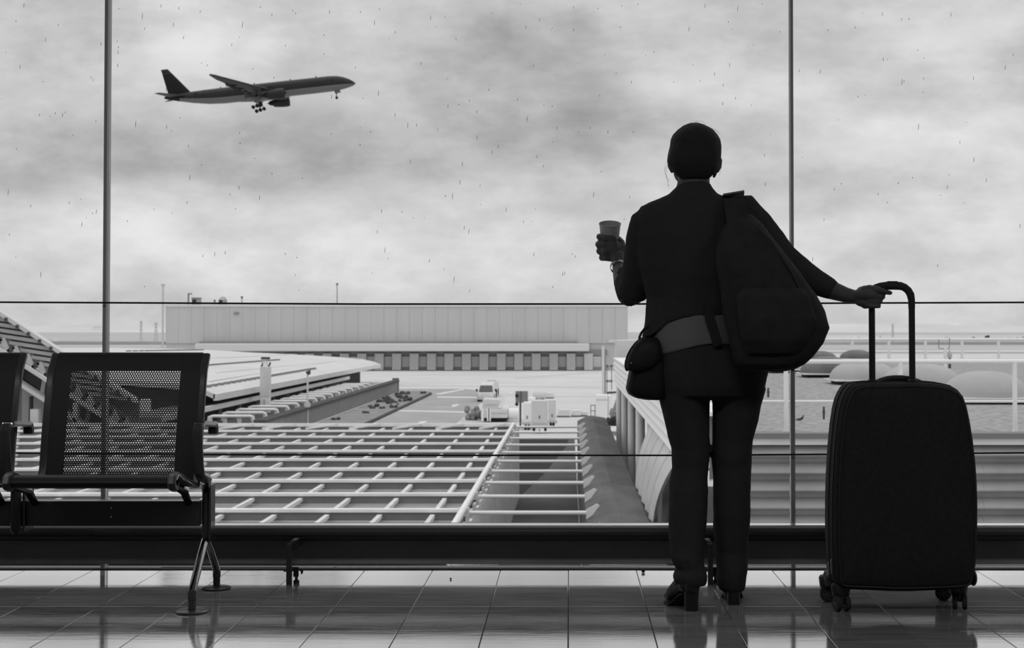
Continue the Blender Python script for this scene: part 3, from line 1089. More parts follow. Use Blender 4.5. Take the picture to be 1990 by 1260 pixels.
# rows of snow guards, each guard a little block on the membrane
gm = None
for (ua, va, ub, vb, n) in ((404, 752.5, 610, 717.5, 26), (398, 711.5, 540, 700.5, 26), (250, 683.5, 392, 681, 18)):
    for k in range(n):
        p = None
        f = k / (n - 1)
        f = 1.6 * f / (1 + 0.6 * f)
        p = onroof(ua + (ub - ua) * f, va + (vb - va) * f)
        s_ = 0.30
        if gm is None:
            q = MB().box(p.x - s_ / 2, p.x + s_ / 2, p.y - 0.6, p.y + 0.6, p.z - 0.05, p.z + 0.14).build('snow_guard', M['grey'], pier)
            gm, gp = q.data, p
        else:
            q = bpy.data.objects.new('snow_guard', gm)
            COL.objects.link(q)
            q.parent = pier
            q.location = p - gp
for (ua, va, ub, vb) in ((404, 742, 640, 704), (420, 725, 700, 698), (404, 697, 560, 690)):
    a, b = onroof(ua, va), onroof(ub, vb)
    MB().bar(a + Vector((0, 0, 0.02)), b + Vector((0, 0, 0.02)), 0.25, 0.03).build('roof_seam', M['roofwhite'], pier)

# ---------------------------------------------------------------- row of white hoops beside the pier, and their wall
RW = -2.68
wz_ = -4.85
ya_, yb_ = 93.0, 166.0
wxx = -19.0
wl_ = thing('retaining_wall', (wxx, ya_, GZ), 'long dark retaining wall running back beside the white hoops', 'wall')
MB().box(wxx - 0.5, wxx, ya_, yb_, GZ, wz_).build('wall_body', M['grey'], wl_)
MB().box(wxx - 0.65, wxx + 0.15, ya_, yb_, wz_, wz_ + 0.16).build('wall_coping', M['dark'], wl_)
MB().box(wxx - 0.6, wxx + 0.1, yb_ - 0.4, yb_, GZ, wz_ + 0.4).build('end_post', M['grey'], wl_)
MB().box(-24.75, wxx - 0.65, ya_, yb_, GZ, -5.55).build('raised_floor', M['dark'], kind='structure')
MB().box(-90, wxx - 0.65, 62, ya_ - 0.05, GZ, GZ + 0.02).build('yard_floor', M['grey'], kind='structure')


def make_hoop(loc):
    t = thing('white_hoop', loc, 'white', 'hoop', 'white hoops beside the pier')
    x, y, z = loc
    r = 0.11
    for s in (0,):
        MB().tube([(x, y + s, z), (x, y + s, z + 0.40), (x - 0.06, y + s, z + 0.52), (x - 0.2, y + s, z + 0.58), (x - 2.75, y + s, z + 0.58), (x - 2.95, y + s, z + 0.50), (x - 3.0, y + s, z)], [r, r, r, r, r, r * 1.6, r * 2.0], 8).build('hoop_tube', M['white'], t, smooth=True)
    for q in (0.95, 1.95):
        MB().box(x - q - 0.13, x - q + 0.13, y + 0.02, y + 0.14, z, z + 0.50).build('upright', M['white_d'], t)
    return t


ORD = ['first', 'second', 'third', 'fourth', 'fifth', 'sixth', 'seventh', 'eighth', 'ninth', 'tenth', 'eleventh', 'twelfth', 'thirteenth', 'fourteenth', 'last']
HOOP_LAB = ['white tubular hoop nearest the bench armrest, %s in the row by the retaining wall' % ORD[0]] + ['white tubular hoop, %s counted from the bench armrest along the retaining wall' % w for w in ORD[1:]]
h0 = make_hoop((0, 0, 0))
N = 15
for k in range(N):
    f = k / (N - 1)
    y = 112.0 + (196.0 - 112.0) * f
    x = wxx - 2.55
    y = 102.0 + 4.25 * k
    o = h0 if k == 0 else copy_tree(h0)
    o.location = (x, y, -5.55)
    o['label'] = HOOP_LAB[k]
# grey post boxes: the white stack, the lamp post
p = at(514, 796, 116.6)
k = p.y / F
t = thing('vent_tower', (p.x, p.y, -5.55), 'square white tower with a small dark lamp on top beside the white roof', 'tower')
zt, zl = at(514, 713, p.y).z, at(514, 772, p.y).z
MB().box(p.x - 9.3 * k, p.x + 9.3 * k, p.y, p.y + 0.7, zl, zt).build('upper_panel', M['white_d'], t, bevel=0.03)
MB().box(p.x - 9 * k, p.x + 9 * k, p.y + 0.02, p.y + 0.68, -5.55, zl).build('base_panel', M['white'], t, bevel=0.03)
MB().box(p.x - 2.5 * k, p.x + 1.5 * k, p.y - 0.02, p.y + 0.05, at(0, 788, p.y).z, at(0, 776, p.y).z).build('hatch', M['hangar'], t)
MB().box(p.x - 4.5 * k, p.x + 3.5 * k, p.y + 0.2, p.y + 0.5, zt, at(0, 702, p.y).z).build('neck', M['white'], t)
for s in (-1, 1):
    MB().bar((p.x + s * 7 * k - 0.05, p.y + 0.3, zt - 0.05), (p.x + s * 7 * k + 0.10, p.y + 0.3, at(0, 705, p.y).z), 0.12).build('strut', M['dark'], t)
MB().box(p.x - 8 * k, p.x + 7.5 * k, p.y + 0.1, p.y + 0.6, at(0, 699, p.y).z, at(0, 694.5, p.y).z).build('lamp_head', M['dark'], t, bevel=0.02)
p = atz(597.5, 827, GZ)
k = p.y / F
t = thing('sign_post', (p.x, p.y, GZ), 'thin grey post with a dark lamp on top and a round plate midway', 'post')
MB().tube([(p.x, p.y, GZ), (p.x, p.y, at(0, 728, p.y).z)], 1.9 * k, 8).build('shaft', M['hangar_lt'], t, smooth=True)
MB().lathe([(0.02, -0.04), (6.2 * k, -0.03), (6.2 * k, 0.03), (0.02, 0.04)], (p.x, p.y - 0.1, at(0, 787, p.y).z), 'Y', 18).build('round_plate', M['hangar_lt'], t, smooth=True)
MB().prism([(p.x - 4 * k, p.y - 0.1, at(0, 723, p.y).z), (p.x + 5 * k, p.y - 0.1, at(0, 719.5, p.y).z), (p.x + 5 * k, p.y - 0.1, at(0, 728, p.y).z), (p.x - 0 * k, p.y - 0.1, at(0, 729, p.y).z)], (0, 0.25, 0)).build('lamp_head', M['dark'], t)

# ---------------------------------------------------------------- planting bed, road and its markings
bed = thing('planting_bed', (-16.5, 130, GZ), 'long kerbed planting bed with a rounded end and low dark shrubs', 'bed')
pts = []
bx0, bx1, by0, by1 = -18.3, -14.6, 100.0, 158.0
outline = [(bx0, by0), (bx1, by0)]
for k in range(13):
    a = math.pi * k / 12
    outline.append(((bx0 + bx1) / 2 + (bx1 - bx0) / 2 * math.cos(a), by1 + 6 * math.sin(a)))
MB().prism([(x, y, GZ) for x, y in outline], (0, 0, 0.16)).build('kerb', M['dark'], bed)
cx_, cy_ = (bx0 + bx1) / 2, 130
MB().prism([(cx_ + (x - cx_) * 0.9, cy_ + (y - cy_) * 0.985, GZ + 0.1) for x, y in outline], (0, 0, 0.12)).build('soil', M['soil'], bed)
rnd = random.Random(5)
for k in range(26):
    x, y = rnd.uniform(bx0 + 0.5, bx1 - 0.5), rnd.uniform(by0 + 2, by1 + 2)
    r = rnd.uniform(0.15, 0.42)
    mb = MB()
    for q in range(5):
        mb.ell((x + rnd.uniform(-r, r), y + rnd.uniform(-r, r), GZ + 0.2 + rnd.uniform(0, r * 0.7)), r * 0.6, r * 0.6, r * 0.5, 6, 4)
    mb.build('shrub', M['shrub'], bed, smooth=True)
road = MB().prism([(-14.3, 84, GZ), (-8.5, 84, GZ), (-8.2, 165, GZ), (-12.0, 174, GZ), (-21.5, 174, GZ), (-18.5, 165, GZ), (-14.6, 158, GZ)], (0, 0, 0.012)).build('road', M['asphalt'], kind='structure')


def flat(name, pix, parent, h=0.016, m='marking', z=GZ):
    return MB().prism([atz(u, v, z + h - 0.008) for u, v in pix], (0, 0, 0.008)).build(name, M[m], parent)


flat('lane_line', [(772, 797.5), (930, 801), (930, 803), (772, 799.5)], road, 0.02)
flat('lane_line', [(850, 771), (932, 772), (932, 774), (850, 773)], road, 0.02)
flat('lane_line', [(845, 766), (900, 756.5), (903, 757.5), (855, 767)], road, 0.02)
flat('arrow_marking', [(877, 791), (880, 787), (890, 786), (892, 787.5), (884, 790.5)], road, 0.02)
flat('arrow_marking', [(811, 825), (815, 820), (827, 818.5), (830, 820), (822, 823)], road, 0.02)
flat('arrow_marking', [(985, 765), (992, 762), (1000, 762), (994, 765)], road, 0.02)
# painted lines on the pale apron
ap = bpy.data.objects['ground']
for pix in ([(740, 748), (1165, 752), (1165, 754), (740, 750)], [(1000, 735), (1165, 722), (1165, 723.5), (1000, 737)], [(1075, 770), (1160, 770), (1160, 772), (1075, 772)]):
    flat('apron_line', pix, ap, 0.012, 'hangar')

# ---------------------------------------------------------------- vehicles and gear on the apron


def wheel(mb, x, y, z, r, w, n=14):
    mb.lathe([(r * 0.5, -w / 2), (r * 0.92, -w / 2), (r, -w * 0.3), (r, w * 0.3), (r * 0.92, w / 2), (r * 0.5, w / 2)], (x, y, z), 'X', n)
    return mb


# van seen from the front
Y = 143.0
k = Y / F
xv = wx(944, Y)
van = thing('service_van', (xv, Y, GZ), 'small white service van seen from the front on the asphalt', 'van')
zb = lambda v: at(0, v, Y).z
body = MB()
body.loft([[Vector((xv - a * k, Y + d, zb(777))), Vector((xv + a * k, Y + d, zb(777))), Vector((xv + b * k, Y + d, t_)), Vector((xv - b * k, Y + d, t_))] for (d, a, b, t_) in ((0, 16, 15.5, zb(764)), (0.5, 16.5, 15.5, zb(763)), (1.3, 16.5, 12.5, zb(748)), (1.8, 16.5, 12.3, zb(747)), (4.8, 16.5, 12.3, zb(746)), (5.0, 16, 12, zb(748)))])
body.build('body', M['white_d'], van, bevel=0.05)
MB().prism([(xv - 13.5 * k, Y + 0.47, zb(762)), (xv + 13.5 * k, Y + 0.47, zb(762)), (xv + 11.5 * k, Y + 1.22, zb(751)), (xv - 11.5 * k, Y + 1.22, zb(751))], (0, -0.05, 0.03)).build('windscreen', M['winglass'], van)
MB().box(xv - 15.5 * k, xv + 15.5 * k, Y - 0.12, Y + 0.05, zb(777), zb(771)).build('bumper', M['hangar'], van, bevel=0.03)
for s in (-1, 1):
    MB().lathe([(0.02, 0), (0.11, 0.01), (0.11, 0.06)], (xv + s * 11.5 * k, Y - 0.05, zb(768)), 'Y', 10).build('headlamp', M['white'], van)
    MB().box(xv + s * 18.5 * k - 0.08, xv + s * 18.5 * k + 0.08, Y + 0.9, Y + 1.0, zb(762), zb(757)).build('mirror', M['black'], van)
    for d in (0.9, 4.0):
        wheel(MB(), xv + s * 14.5 * k, Y + d, GZ + 0.34, 0.34, 0.24).build('wheel', M['tyre'], van, smooth=True)
# open tail lift truck behind it
Y = 152.0
k = Y / F
xt = wx(955, Y)
t = thing('cargo_truck', (xt, Y, GZ), 'pale box truck standing close behind the small van', 'truck')
zz = lambda v: at(0, v, Y).z
MB().box(xt - 10 * k, xt + 9 * k, Y, Y + 6, zz(774), zz(743)).build('cargo_box', M['white_d'], t, bevel=0.04)
MB().box(xt - 9 * k, xt + 8.5 * k, Y - 0.2, Y + 5.5, GZ + 0.5, zz(773)).build('chassis', M['dark'], t)
MB().box(xt - 8 * k, xt + 10 * k, Y - 0.1, Y + 0.1, zz(741.5), zz(739.5)).build('beacon_bar', M['hangar'], t)
for s in (-1, 1):
    MB().box(xt + s * 10 * k - 0.1, xt + s * 10 * k + 0.1, Y - 0.2, Y - 0.1, zz(763), zz(759)).build('mirror', M['black'], t)
    for d in (0.8, 4.6):
        wheel(MB(), xt + s * 7.5 * k, Y + d, GZ + 0.42, 0.42, 0.28).build('wheel', M['tyre'], t, smooth=True)

# waste compactor skip with its hopper
Y = 112.0
k = Y / F
zz = lambda v: at(0, v, Y).z
xs = lambda u: wx(u, Y)
t = thing('waste_compactor', (xs(965), Y, GZ), 'pale ribbed waste compactor skip with a slanted hopper beside the road', 'skip')
MB().box(xs(935), xs(987), Y, Y + 5, zz(813), zz(795)).build('body', M['white_d'], t, bevel=0.06)
MB().prism([(xs(936), Y + 0.3, zz(795)), (xs(975), Y + 0.3, zz(795)), (xs(970), Y + 0.3, zz(777)), (xs(938), Y + 0.3, zz(776))], (0, 2.2, 0)).build('hopper', M['hangar_lt'], t, bevel=0.05)
MB().prism([(xs(968), Y + 0.2, zz(794)), (xs(976), Y + 0.2, zz(794)), (xs(983), Y + 0.2, zz(771)), (xs(977), Y + 0.2, zz(771))], (0, 0.5, 0)).build('lift_arm', M['white'], t)
for u in (938, 949, 952):
    MB().box(xs(u) - 0.09, xs(u) + 0.09, Y - 0.12, Y, zz(819), zz(794)).build('rib', M['white'], t)
MB().lathe([(0.1, 0), (0.42, 0.02), (0.42, 0.75), (0.1, 0.78)], (xs(988), Y + 0.5, zz(805)), 'X', 16).build('drum', M['white'], t, smooth=True)
MB().box(xs(940), xs(985), Y + 0.2, Y + 4.8, GZ + 0.1, zz(812)).build('under_frame', M['black'], t)
MB().box(xs(955), xs(985), Y - 0.05, Y, zz(804), zz(802)).build('seam_bar', M['hangar'], t)
MB().box(xs(941), xs(966), Y + 0.25, Y + 0.3, zz(788), zz(786)).build('hopper_lip', M['hangar'], t)
# shrubs left of it
t = thing('kerb_shrub', (xs(914), Y + 3, GZ), 'pale rounded shrub left of the waste compactor', 'shrub')
mb = MB()
rnd = random.Random(9)
for q in range(26):
    mb.ell((xs(914) + rnd.uniform(-0.55, 0.55), Y + 3 + rnd.uniform(-0.6, 0.6), GZ + rnd.uniform(0.1, 1.0)), 0.22, 0.22, 0.2, 6, 4)
mb.build('foliage', M['soil'], t, smooth=True)
MB().tube([(xs(914), Y + 3, GZ), (xs(914), Y + 3, GZ + 0.6)], 0.05, 6).build('stem', M['shrub'], t)

# signal board on its post
Y = 106.0
k = Y / F
zz = lambda v: at(0, v, Y).z
xs = lambda u: wx(u, Y)
t = thing('signal_board', (xs(1012), Y, GZ), 'grey board with two dark round lamps on a slim post', 'signal')
MB().box(xs(1002), xs(1026), Y, Y + 0.12, zz(783), zz(760.5)).build('board', M['grey'], t, bevel=0.02)
MB().box(xs(1012), xs(1013.5), Y - 0.03, Y, zz(783), zz(760.5)).build('board_seam', M['dark'], t)
MB().box(xs(1009.5), xs(1013), Y + 0.12, Y + 0.25, GZ, zz(762)).build('post', M['dark'], t)
for v in (769.5, 786):
    MB().lathe([(0.02, -0.14), (3.2 * k, -0.12), (3.4 * k, 0.0), (3.4 * k, 0.1)], (xs(1004.5), Y, zz(v)), 'Y', 14).build('lamp', M['black'], t, smooth=True)

# cargo dollies with containers
def dolly(u0, u1, v0, v1, Y, m, lab, side=True):
    k = Y / F
    zz = lambda v: at(0, v, Y).z
    xa, xb = wx(u0, Y), wx(u1, Y)
    xm = (xa + xb) / 2
    t = thing('cargo_dolly', (xm, Y, GZ), lab, 'dolly')
    MB().box(xa, xb, Y, Y + 1.6, zz(v1), zz(v0)).build('container', m, t, bevel=0.03)
    MB().box(xa + 0.05, xb - 0.05, Y - 0.02, Y, zz(v1) + 0.08, zz(v0) - 0.1).build('door', m, t, bevel=0.01)
    MB().box(xm - 0.03, xm + 0.03, Y - 0.06, Y - 0.02, zz((v0 + v1) / 2 + 12), zz((v0 + v1) / 2 + 6)).build('latch', M['dark'], t)
    MB().box(xa - 0.1, xb + 0.1, Y - 0.1, Y + 1.7, zz(v1) - 0.12, zz(v1)).build('platform', M['hangar'], t)
    for s in (xa + 0.15, xb - 0.15):
        for d in (0.0, 1.5):
            wheel(MB(), s, Y + d, GZ + 0.2, 0.2, 0.14).build('wheel', M['tyre'], t, smooth=True)
    MB().bar((xm, Y - 0.1, GZ + 0.25), (xm, Y - 1.0, GZ + 0.2), 0.07).build('drawbar', M['dark'], t)
    return t


dolly(1033, 1064, 779, 825, 100.0, M['hangar_lt'], 'grey fronted cargo container on a wheeled dolly beyond the bars')
dolly(1017, 1032, 783, 822, 103.5, M['white'], 'narrow white cargo container on a dolly left of the grey one')
dolly(1026, 1040, 774, 800, 113.0, M['white'], 'white cargo container on a dolly standing behind the grey one')
dolly(1066, 1080, 778, 820, 106.0, M['hangar_lt'], 'pale cargo container on a dolly right of the grey one')
Y = 128
t = thing('fuel_tank', (wx(1048, Y), Y, GZ), 'pale horizontal tank far behind the containers', 'tank')
MB().lathe([(0.05, -0.55), (0.38, -0.5), (0.38, 0.5), (0.05, 0.55)], (wx(1048, Y), Y, at(0, 768, Y).z), 'X', 16).build('shell', M['hangar_lt'], t, smooth=True)
for s in (-0.3, 0.3):
    MB().box(wx(1048, Y) + s - 0.08, wx(1048, Y) + s + 0.08, Y - 0.3, Y + 0.3, GZ, at(0, 771, Y).z).build('saddle', M['grey'], t)
for (u0, u1, v0, v1, Y, m, lab) in ((1082, 1108, 797, 815, 118, 'hangar_lt', 'low slant topped grey crate right of the containers'), (1110, 1129, 798, 814, 118.5, 'white_d', 'low white crate next to the slant topped grey crate'),
                                    (1057, 1076, 764, 771, 150, 'white_d', 'flat white crate far out on the apron'), (1129, 1142, 806, 817, 119, 'white_d', 'smaller white crate close to the concrete wall end')):
    xa, xb = wx(u0, Y), wx(u1, Y)
    z0, z1 = at(0, v1, Y).z, at(0, v0, Y).z
    t = thing('cargo_crate', ((xa + xb) / 2, Y, GZ), lab, 'crate')
    MB().prism([(xa, Y, GZ + 0.12), (xb, Y, GZ + 0.12), (xb, Y, max(z1, GZ + 0.4)), (xa + (xb - xa) * 0.2, Y, max(z1, GZ + 0.4))], (0, 1.5, 0)).build('body', M[m], t, bevel=0.03)
    MB().box(xa, xb, Y + 0.1, Y + 1.4, GZ, GZ + 0.12).build('pallet', M['grey'], t)
# white cabinet trailer and the belt loader beside the columns
Y = 108.0
xs = lambda u: wx(u, Y)
zz = lambda v: at(0, v, Y).z
t = thing('white_cabinet', (xs(1173), Y, GZ), 'tall bright white ground power cabinet behind the concrete wall', 'cabinet')
MB().box(xs(1158), xs(1181), Y, Y + 1.5, GZ + 0.2, zz(768)).build('body', M['white'], t, bevel=0.04)
MB().box(xs(1182), xs(1189), Y + 0.1, Y + 1.3, GZ + 0.2, zz(769)).build('side_unit', M['white'], t, bevel=0.03)
MB().box(xs(1159), xs(1180), Y - 0.04, Y, zz(778), zz(776.5)).build('door_gap', M['hangar'], t)
for u in (1160, 1187):
    wheel(MB(), xs(u), Y + 0.6, GZ + 0.2, 0.2, 0.15).build('wheel', M['tyre'], t, smooth=True)
t = thing('hand_rail_frame', (xs(1150), Y, GZ), 'short grey railing left of the tall white cabinet', 'railing')
for u in (1148, 1156):
    MB().box(xs(u) - 0.03, xs(u) + 0.03, Y, Y + 0.06, GZ, zz(787)).build('post', M['grey'], t)
for v in (788, 799):
    MB().box(xs(1148), xs(1157), Y, Y + 0.05, zz(v) - 0.03, zz(v) + 0.03).build('bar', M['grey'], t)
Y = 98.0
xs = lambda u: wx(u, Y)
zz = lambda v: at(0, v, Y).z
t = thing('belt_loader', (xs(1197), Y, GZ), 'dark belt loader with slanted struts beside the white columns', 'loader')
MB().prism([(xs(1186), Y, zz(812)), (xs(1216), Y, zz(806)), (xs(1216), Y, zz(798)), (xs(1190), Y, zz(800))], (0, 4, 0)).build('engine_bay', M['grey'], t, bevel=0.05)
MB().box(xs(1181), xs(1211), Y - 0.2, Y + 4, zz(828), zz(819)).build('chassis', M['black'], t)
MB().box(xs(1190), xs(1208), Y + 0.1, Y + 3, zz(819), zz(806)).build('hood', M['dark'], t, bevel=0.05)
MB().bar((xs(1186), Y, zz(814)), (xs(1205), Y + 2.0, zz(766)), 0.09).build('strut', M['grey'], t)
MB().bar((xs(1193), Y + 1, zz(812)), (xs(1207), Y + 3.0, zz(766)), 0.06).build('strut', M['grey'], t)
MB().bar((xs(1180), Y + 1, zz(765)), (xs(1208), Y + 1.4, zz(764)), 0.12).build('belt_frame', M['dark'], t)
MB().lathe([(0.03, 0), (0.1, 0.02), (0.1, 0.12), (0.03, 0.14)], (xs(1188), Y + 1, zz(763)), 'Z', 10).build('beacon', M['white'], t, smooth=True)
for u in (1184, 1209):
    for d in (0.6, 3.2):
        wheel(MB(), xs(u), Y + d, GZ + 0.28, 0.28, 0.2).build('wheel', M['tyre'], t, smooth=True)
Y = 88.0
xs = lambda u: wx(u, Y)
t = thing('tow_bar', (xs(1205), Y, GZ), 'pale tow bar with a dark wheel lying in front of the belt loader', 'tow bar')
MB().bar((xs(1193), Y, GZ + 0.18), (xs(1218), Y, GZ + 0.14), 0.16).build('bar', M['white_d'], t)
wheel(MB(), xs(1192), Y + 0.1, GZ + 0.22, 0.22, 0.3).build('wheel', M['tyre'], t, smooth=True)
# slim post and rack far behind
Y = 160.0
xs = lambda u: wx(u, Y)
zz = lambda v: at(0, v, Y).z
t = thing('marker_post', (xs(1173), Y, GZ), 'tall pale post with a dark edge left of the railing frame', 'post')
MB().box(xs(1169.5), xs(1174.5), Y, Y + 0.3, GZ, zz(673)).build('shaft', M['hangar_lt'], t)
MB().box(xs(1174.5), xs(1177.5), Y + 0.02, Y + 0.28, GZ, zz(690)).build('dark_edge', M['hangar_dark'], t)
t = thing('rack_frame', (xs(1184), Y, GZ), 'thin grey rack frame with cross bars right of the tall pale post', 'rack')
for u in (1179.5, 1188.5):
    MB().box(xs(u) - 0.05, xs(u) + 0.05, Y, Y + 0.1, GZ, zz(708)).build('upright', M['hangar_dark'], t)
for v in (712, 741):
    MB().box(xs(1178), xs(1190), Y, Y + 0.1, zz(v) - 0.12, zz(v) + 0.12).build('cross_bar', M['hangar_dark'], t)
MB().box(xs(1180), xs(1190), Y + 0.1, Y + 0.2, zz(712), zz(708)).build('top_plate', M['hangar_lt'], t)

# ---------------------------------------------------------------- pergola of white beams, trench with struts, concrete wall
ROWS = [29.25 + 3.15 * k for k in range(11)]
PX0, PX1 = -34.0, -2.35
PZ = -2.95
perg = thing('pergola_roof', (-15, 30, GZ), 'wide flat roof of pale parallel beams with rails running between them', 'roof')
me_f = me_w = None
for y in ROWS:
    if me_w is None:
        w_ = MB().box(PX0, PX1, y, y + 0.05, PZ - 0.22, PZ - 0.03).build('beam', M['grey'], perg)
        f_ = MB().box(PX0, PX1, y - 0.07, y + 0.12, PZ - 0.04, PZ + 0.035).build('flange', M['slat'], w_, bevel=0.008)
        me_w, me_f = w_.data, f_.data
    else:
        w_ = bpy.data.objects.new('beam', me_w); COL.objects.link(w_); w_.parent = perg; w_.location = (0, y - ROWS[0], 0)
        f_ = bpy.data.objects.new('flange', me_f); COL.objects.link(f_); f_.parent = w_
me_p = None
for k in range(27):
    x = -2.95 - 1.14 * k
    if me_p is None:
        q = MB().box(x - 0.05, x + 0.05, ROWS[0], ROWS[-1], PZ - 0.16, PZ - 0.08).build('purlin', M['white_d'], perg)
        me_p = q.data
    else:
        q = bpy.data.objects.new('purlin', me_p); COL.objects.link(q); q.parent = perg; q.location = (-1.14 * k, 0, 0)
me_d = None
for k, y in enumerate(ROWS[:-1]):
    for j in range(3):
        y0 = 0.16 + j * 0.99
        if me_d is None:
            q = MB().prism([(PX0, y + y0, PZ - 0.30), (PX1, y + y0, PZ - 0.30), (PX1, y + y0 + 0.93, PZ - 0.26), (PX0, y + y0 + 0.93, PZ - 0.26)], (0, 0, 0.02)).build('deck_panel', M['deck'], perg)
            me_d, dy0 = q.data, y + y0
        else:
            q = bpy.data.objects.new('deck_panel', me_d); COL.objects.link(q); q.parent = perg; q.location = (0, y + y0 - dy0, 0)
MB().box(PX0, PX1, ROWS[0], ROWS[-1], PZ - 0.42, PZ - 0.34).build('deck_base', M['grey'], perg)
for k in range(14):
    y = ROWS[-1]
    MB().bar((-3.5 - 1.7 * k, y - 2.2, PZ + 0.03), (-2.6 - 1.7 * k, y - 0.1, PZ + 0.07), 0.07).build('end_brace', M['slat'], perg)
MB().box(PX0, PX1, ROWS[-1] - 0.05, ROWS[-1] + 0.16, PZ + 0.02, PZ + 0.09).build('end_beam', M['slat'], perg)
MB().tube([(-2.28, 27.5, PZ + 0.04), (-2.28, 61.3, PZ + 0.04)], 0.075, 12).build('edge_pipe', M['white'], perg, smooth=True)
for y in ROWS:
    MB().box(-2.40, -2.16, y - 0.06, y + 0.06, PZ - 0.12, PZ + 0.06).build('pipe_clamp', M['white_d'], perg)
for (x, y) in ((-2.6, 61), (-12, 61), (-22, 61), (-33.5, 61), (-33.5, 30), (-22, 30), (-12, 30)):
    MB().box(x - 0.12, x + 0.12, y - 0.12, y + 0.12, GZ, PZ - 0.42).build('column', M['grey'], perg)

fen = thing('slatted_fence', (-2.2, 44, GZ), 'tall pale slatted fence dropping from the beam edge into the trench', 'fence')
me_s = None
n = 58
for k in range(n):
    y = 27.5 + k * 0.60
    if me_s is None:
        q = MB().box(-2.24, -2.18, y, y + 0.46, GZ, PZ - 0.14).build('slat', M['white_d'], fen)
        me_s = q.data
    else:
        q = bpy.data.objects.new('slat', me_s); COL.objects.link(q); q.parent = fen; q.location = (0.11 * (k % 2), 0.60 * k, 0)
for z in (-5.2, -4.2, -3.3):
    MB().box(-2.27, -2.24, 27.5, 62.2, z - 0.05, z + 0.05).build('rail', M['grey'], fen)

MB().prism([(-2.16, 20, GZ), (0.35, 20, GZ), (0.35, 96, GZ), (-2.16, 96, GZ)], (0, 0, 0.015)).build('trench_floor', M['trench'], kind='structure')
MB().prism([(-4.6, 61, GZ + 0.015), (-2.16, 61, GZ + 0.015), (-1.2, 72, GZ + 0.015), (-0.1, 90, GZ + 0.015), (-0.05, 95.5, GZ + 0.015), (-4.6, 95.5, GZ + 0.015)], (0, 0, 0.01)).build('trench_dark_patch', M['black'], kind='structure')  # flat near-black patch laid over trench floor and apron

st = thing('trench_struts', (-0.9, 30, -3.2), 'row of white tubular struts spanning the dark trench, flared at the right', 'struts')
me_b = me_e = None
for k, y in enumerate(ROWS):
    if me_b is None:
        b_ = MB().tube([(-2.16, y, -3.0), (-2.1, y, -3.0), (0.34, y, -3.0), (0.37, y, -3.0)], [0.05, 0.045, 0.045, 0.05], 12).build('strut', M['white'], st, smooth=True)
        e_ = MB().prism([(0.37, y - 0.02, -3.14), (0.37, y - 0.02, -2.93), (0.60, y - 0.02, -2.80), (0.66, y - 0.02, -2.84), (0.50, y - 0.02, -3.05)], (0, 0.04, 0)).build('end_plate', M['white'], b_)
        me_b, me_e = b_.data, e_.data
    else:
        b_ = bpy.data.objects.new('strut', me_b); COL.objects.link(b_); b_.parent = st; b_.location = (0, y - ROWS[0], 0)
        e_ = bpy.data.objects.new('end_plate', me_e); COL.objects.link(e_); e_.parent = b_

cw = thing('concrete_wall', (1.0, 26, GZ), 'long stained concrete wall with a sloping top beside the trench', 'wall')
sec = [(0.38, GZ), (0.38, -3.16), (0.80, -2.95), (1.05, -2.92), (1.66, -3.02), (1.66, GZ)]
segs = 8
for k in range(segs):
    y0, y1 = 20.0 + 6.0 * k, 26.0 + 6.0 * k - 0.03
    if k == segs - 1:
        rings = [[Vector((x, y0, z)) for x, z in sec], [Vector((x * 0.98, y1 - 0.6, z)) for x, z in sec], [Vector((0.38 + (x - 0.38) * 0.9, y1, max(GZ, z - 0.2))) for x, z in sec]]
    else:
        rings = [[Vector((x, y0, z)) for x, z in sec], [Vector((x, y1, z)) for x, z in sec]]
    MB().loft(rings).build('coping_block', M['concrete'], cw)

# ---------------------------------------------------------------- the annex on the right: ribbed front, gravel roof, white boarded side
AY0, AY1 = 22.4, 78.0
AX0, AX1 = 2.0, 46.0
AZ = -0.60
ann = thing('annex_building', (10, AY0, GZ), 'annex with gravel roof, ribbed metal front, white boarded side and round columns', 'building')
MB().box(AX0 + 0.4, AX1, AY0 + 0.25, AY1, AZ - 0.35, AZ).build('roof', M['gravel'], ann)
MB().box(6.5, AX1, AY0 + 0.3, AY1 - 1, GZ, AZ - 0.35).build('wall', M['dark'], ann)
MB().box(2.6, AX1, AY0 + 0.12, AY0 + 0.3, GZ, AZ - 0.06).build('front_wall', M['grey'], ann)
pitch = 0.2625
prof = []
z = AZ - 0.17
while z > -2.9:
    for (dy, dz) in ((0.12, 0.0), (0.085, -0.008), (0.0, -0.065), (-0.06, -0.12), (-0.065, -0.140), (-0.03, -0.158), (0.09, -0.185), (0.118, -0.20)):
        prof.append((AY0 + dy, z + dz))
    z -= pitch
mpan = None
pwid = 3.6
for k in range(12):
    x0 = 2.6 + pwid * k
    if mpan is None:
        r = [[Vector((x, y, zz_)) for y, zz_ in prof] + [Vector((x, AY0 + 0.12, prof[-1][1])), Vector((x, AY0 + 0.12, prof[0][1]))] for x in (x0, x0 + pwid - 0.003)]
        q = MB().loft(r).build('ribbed_panel', M['ribbed'], ann, smooth=True, angle=50)
        mpan = q.data
    else:
        q = bpy.data.objects.new('ribbed_panel', mpan); COL.objects.link(q); q.parent = ann; q.location = (pwid * k, 0, 0)
MB().box(2.5, AX1, AY0 - 0.06, AY0 + 0.16, AZ - 0.155, AZ - 0.06).build('front_strip', M['white_d'], ann)
MB().box(2.5, AX1, AY0 - 0.10, AY0 + 0.32, AZ - 0.06, AZ + 0.02).build('front_coping', M['coping'], ann)
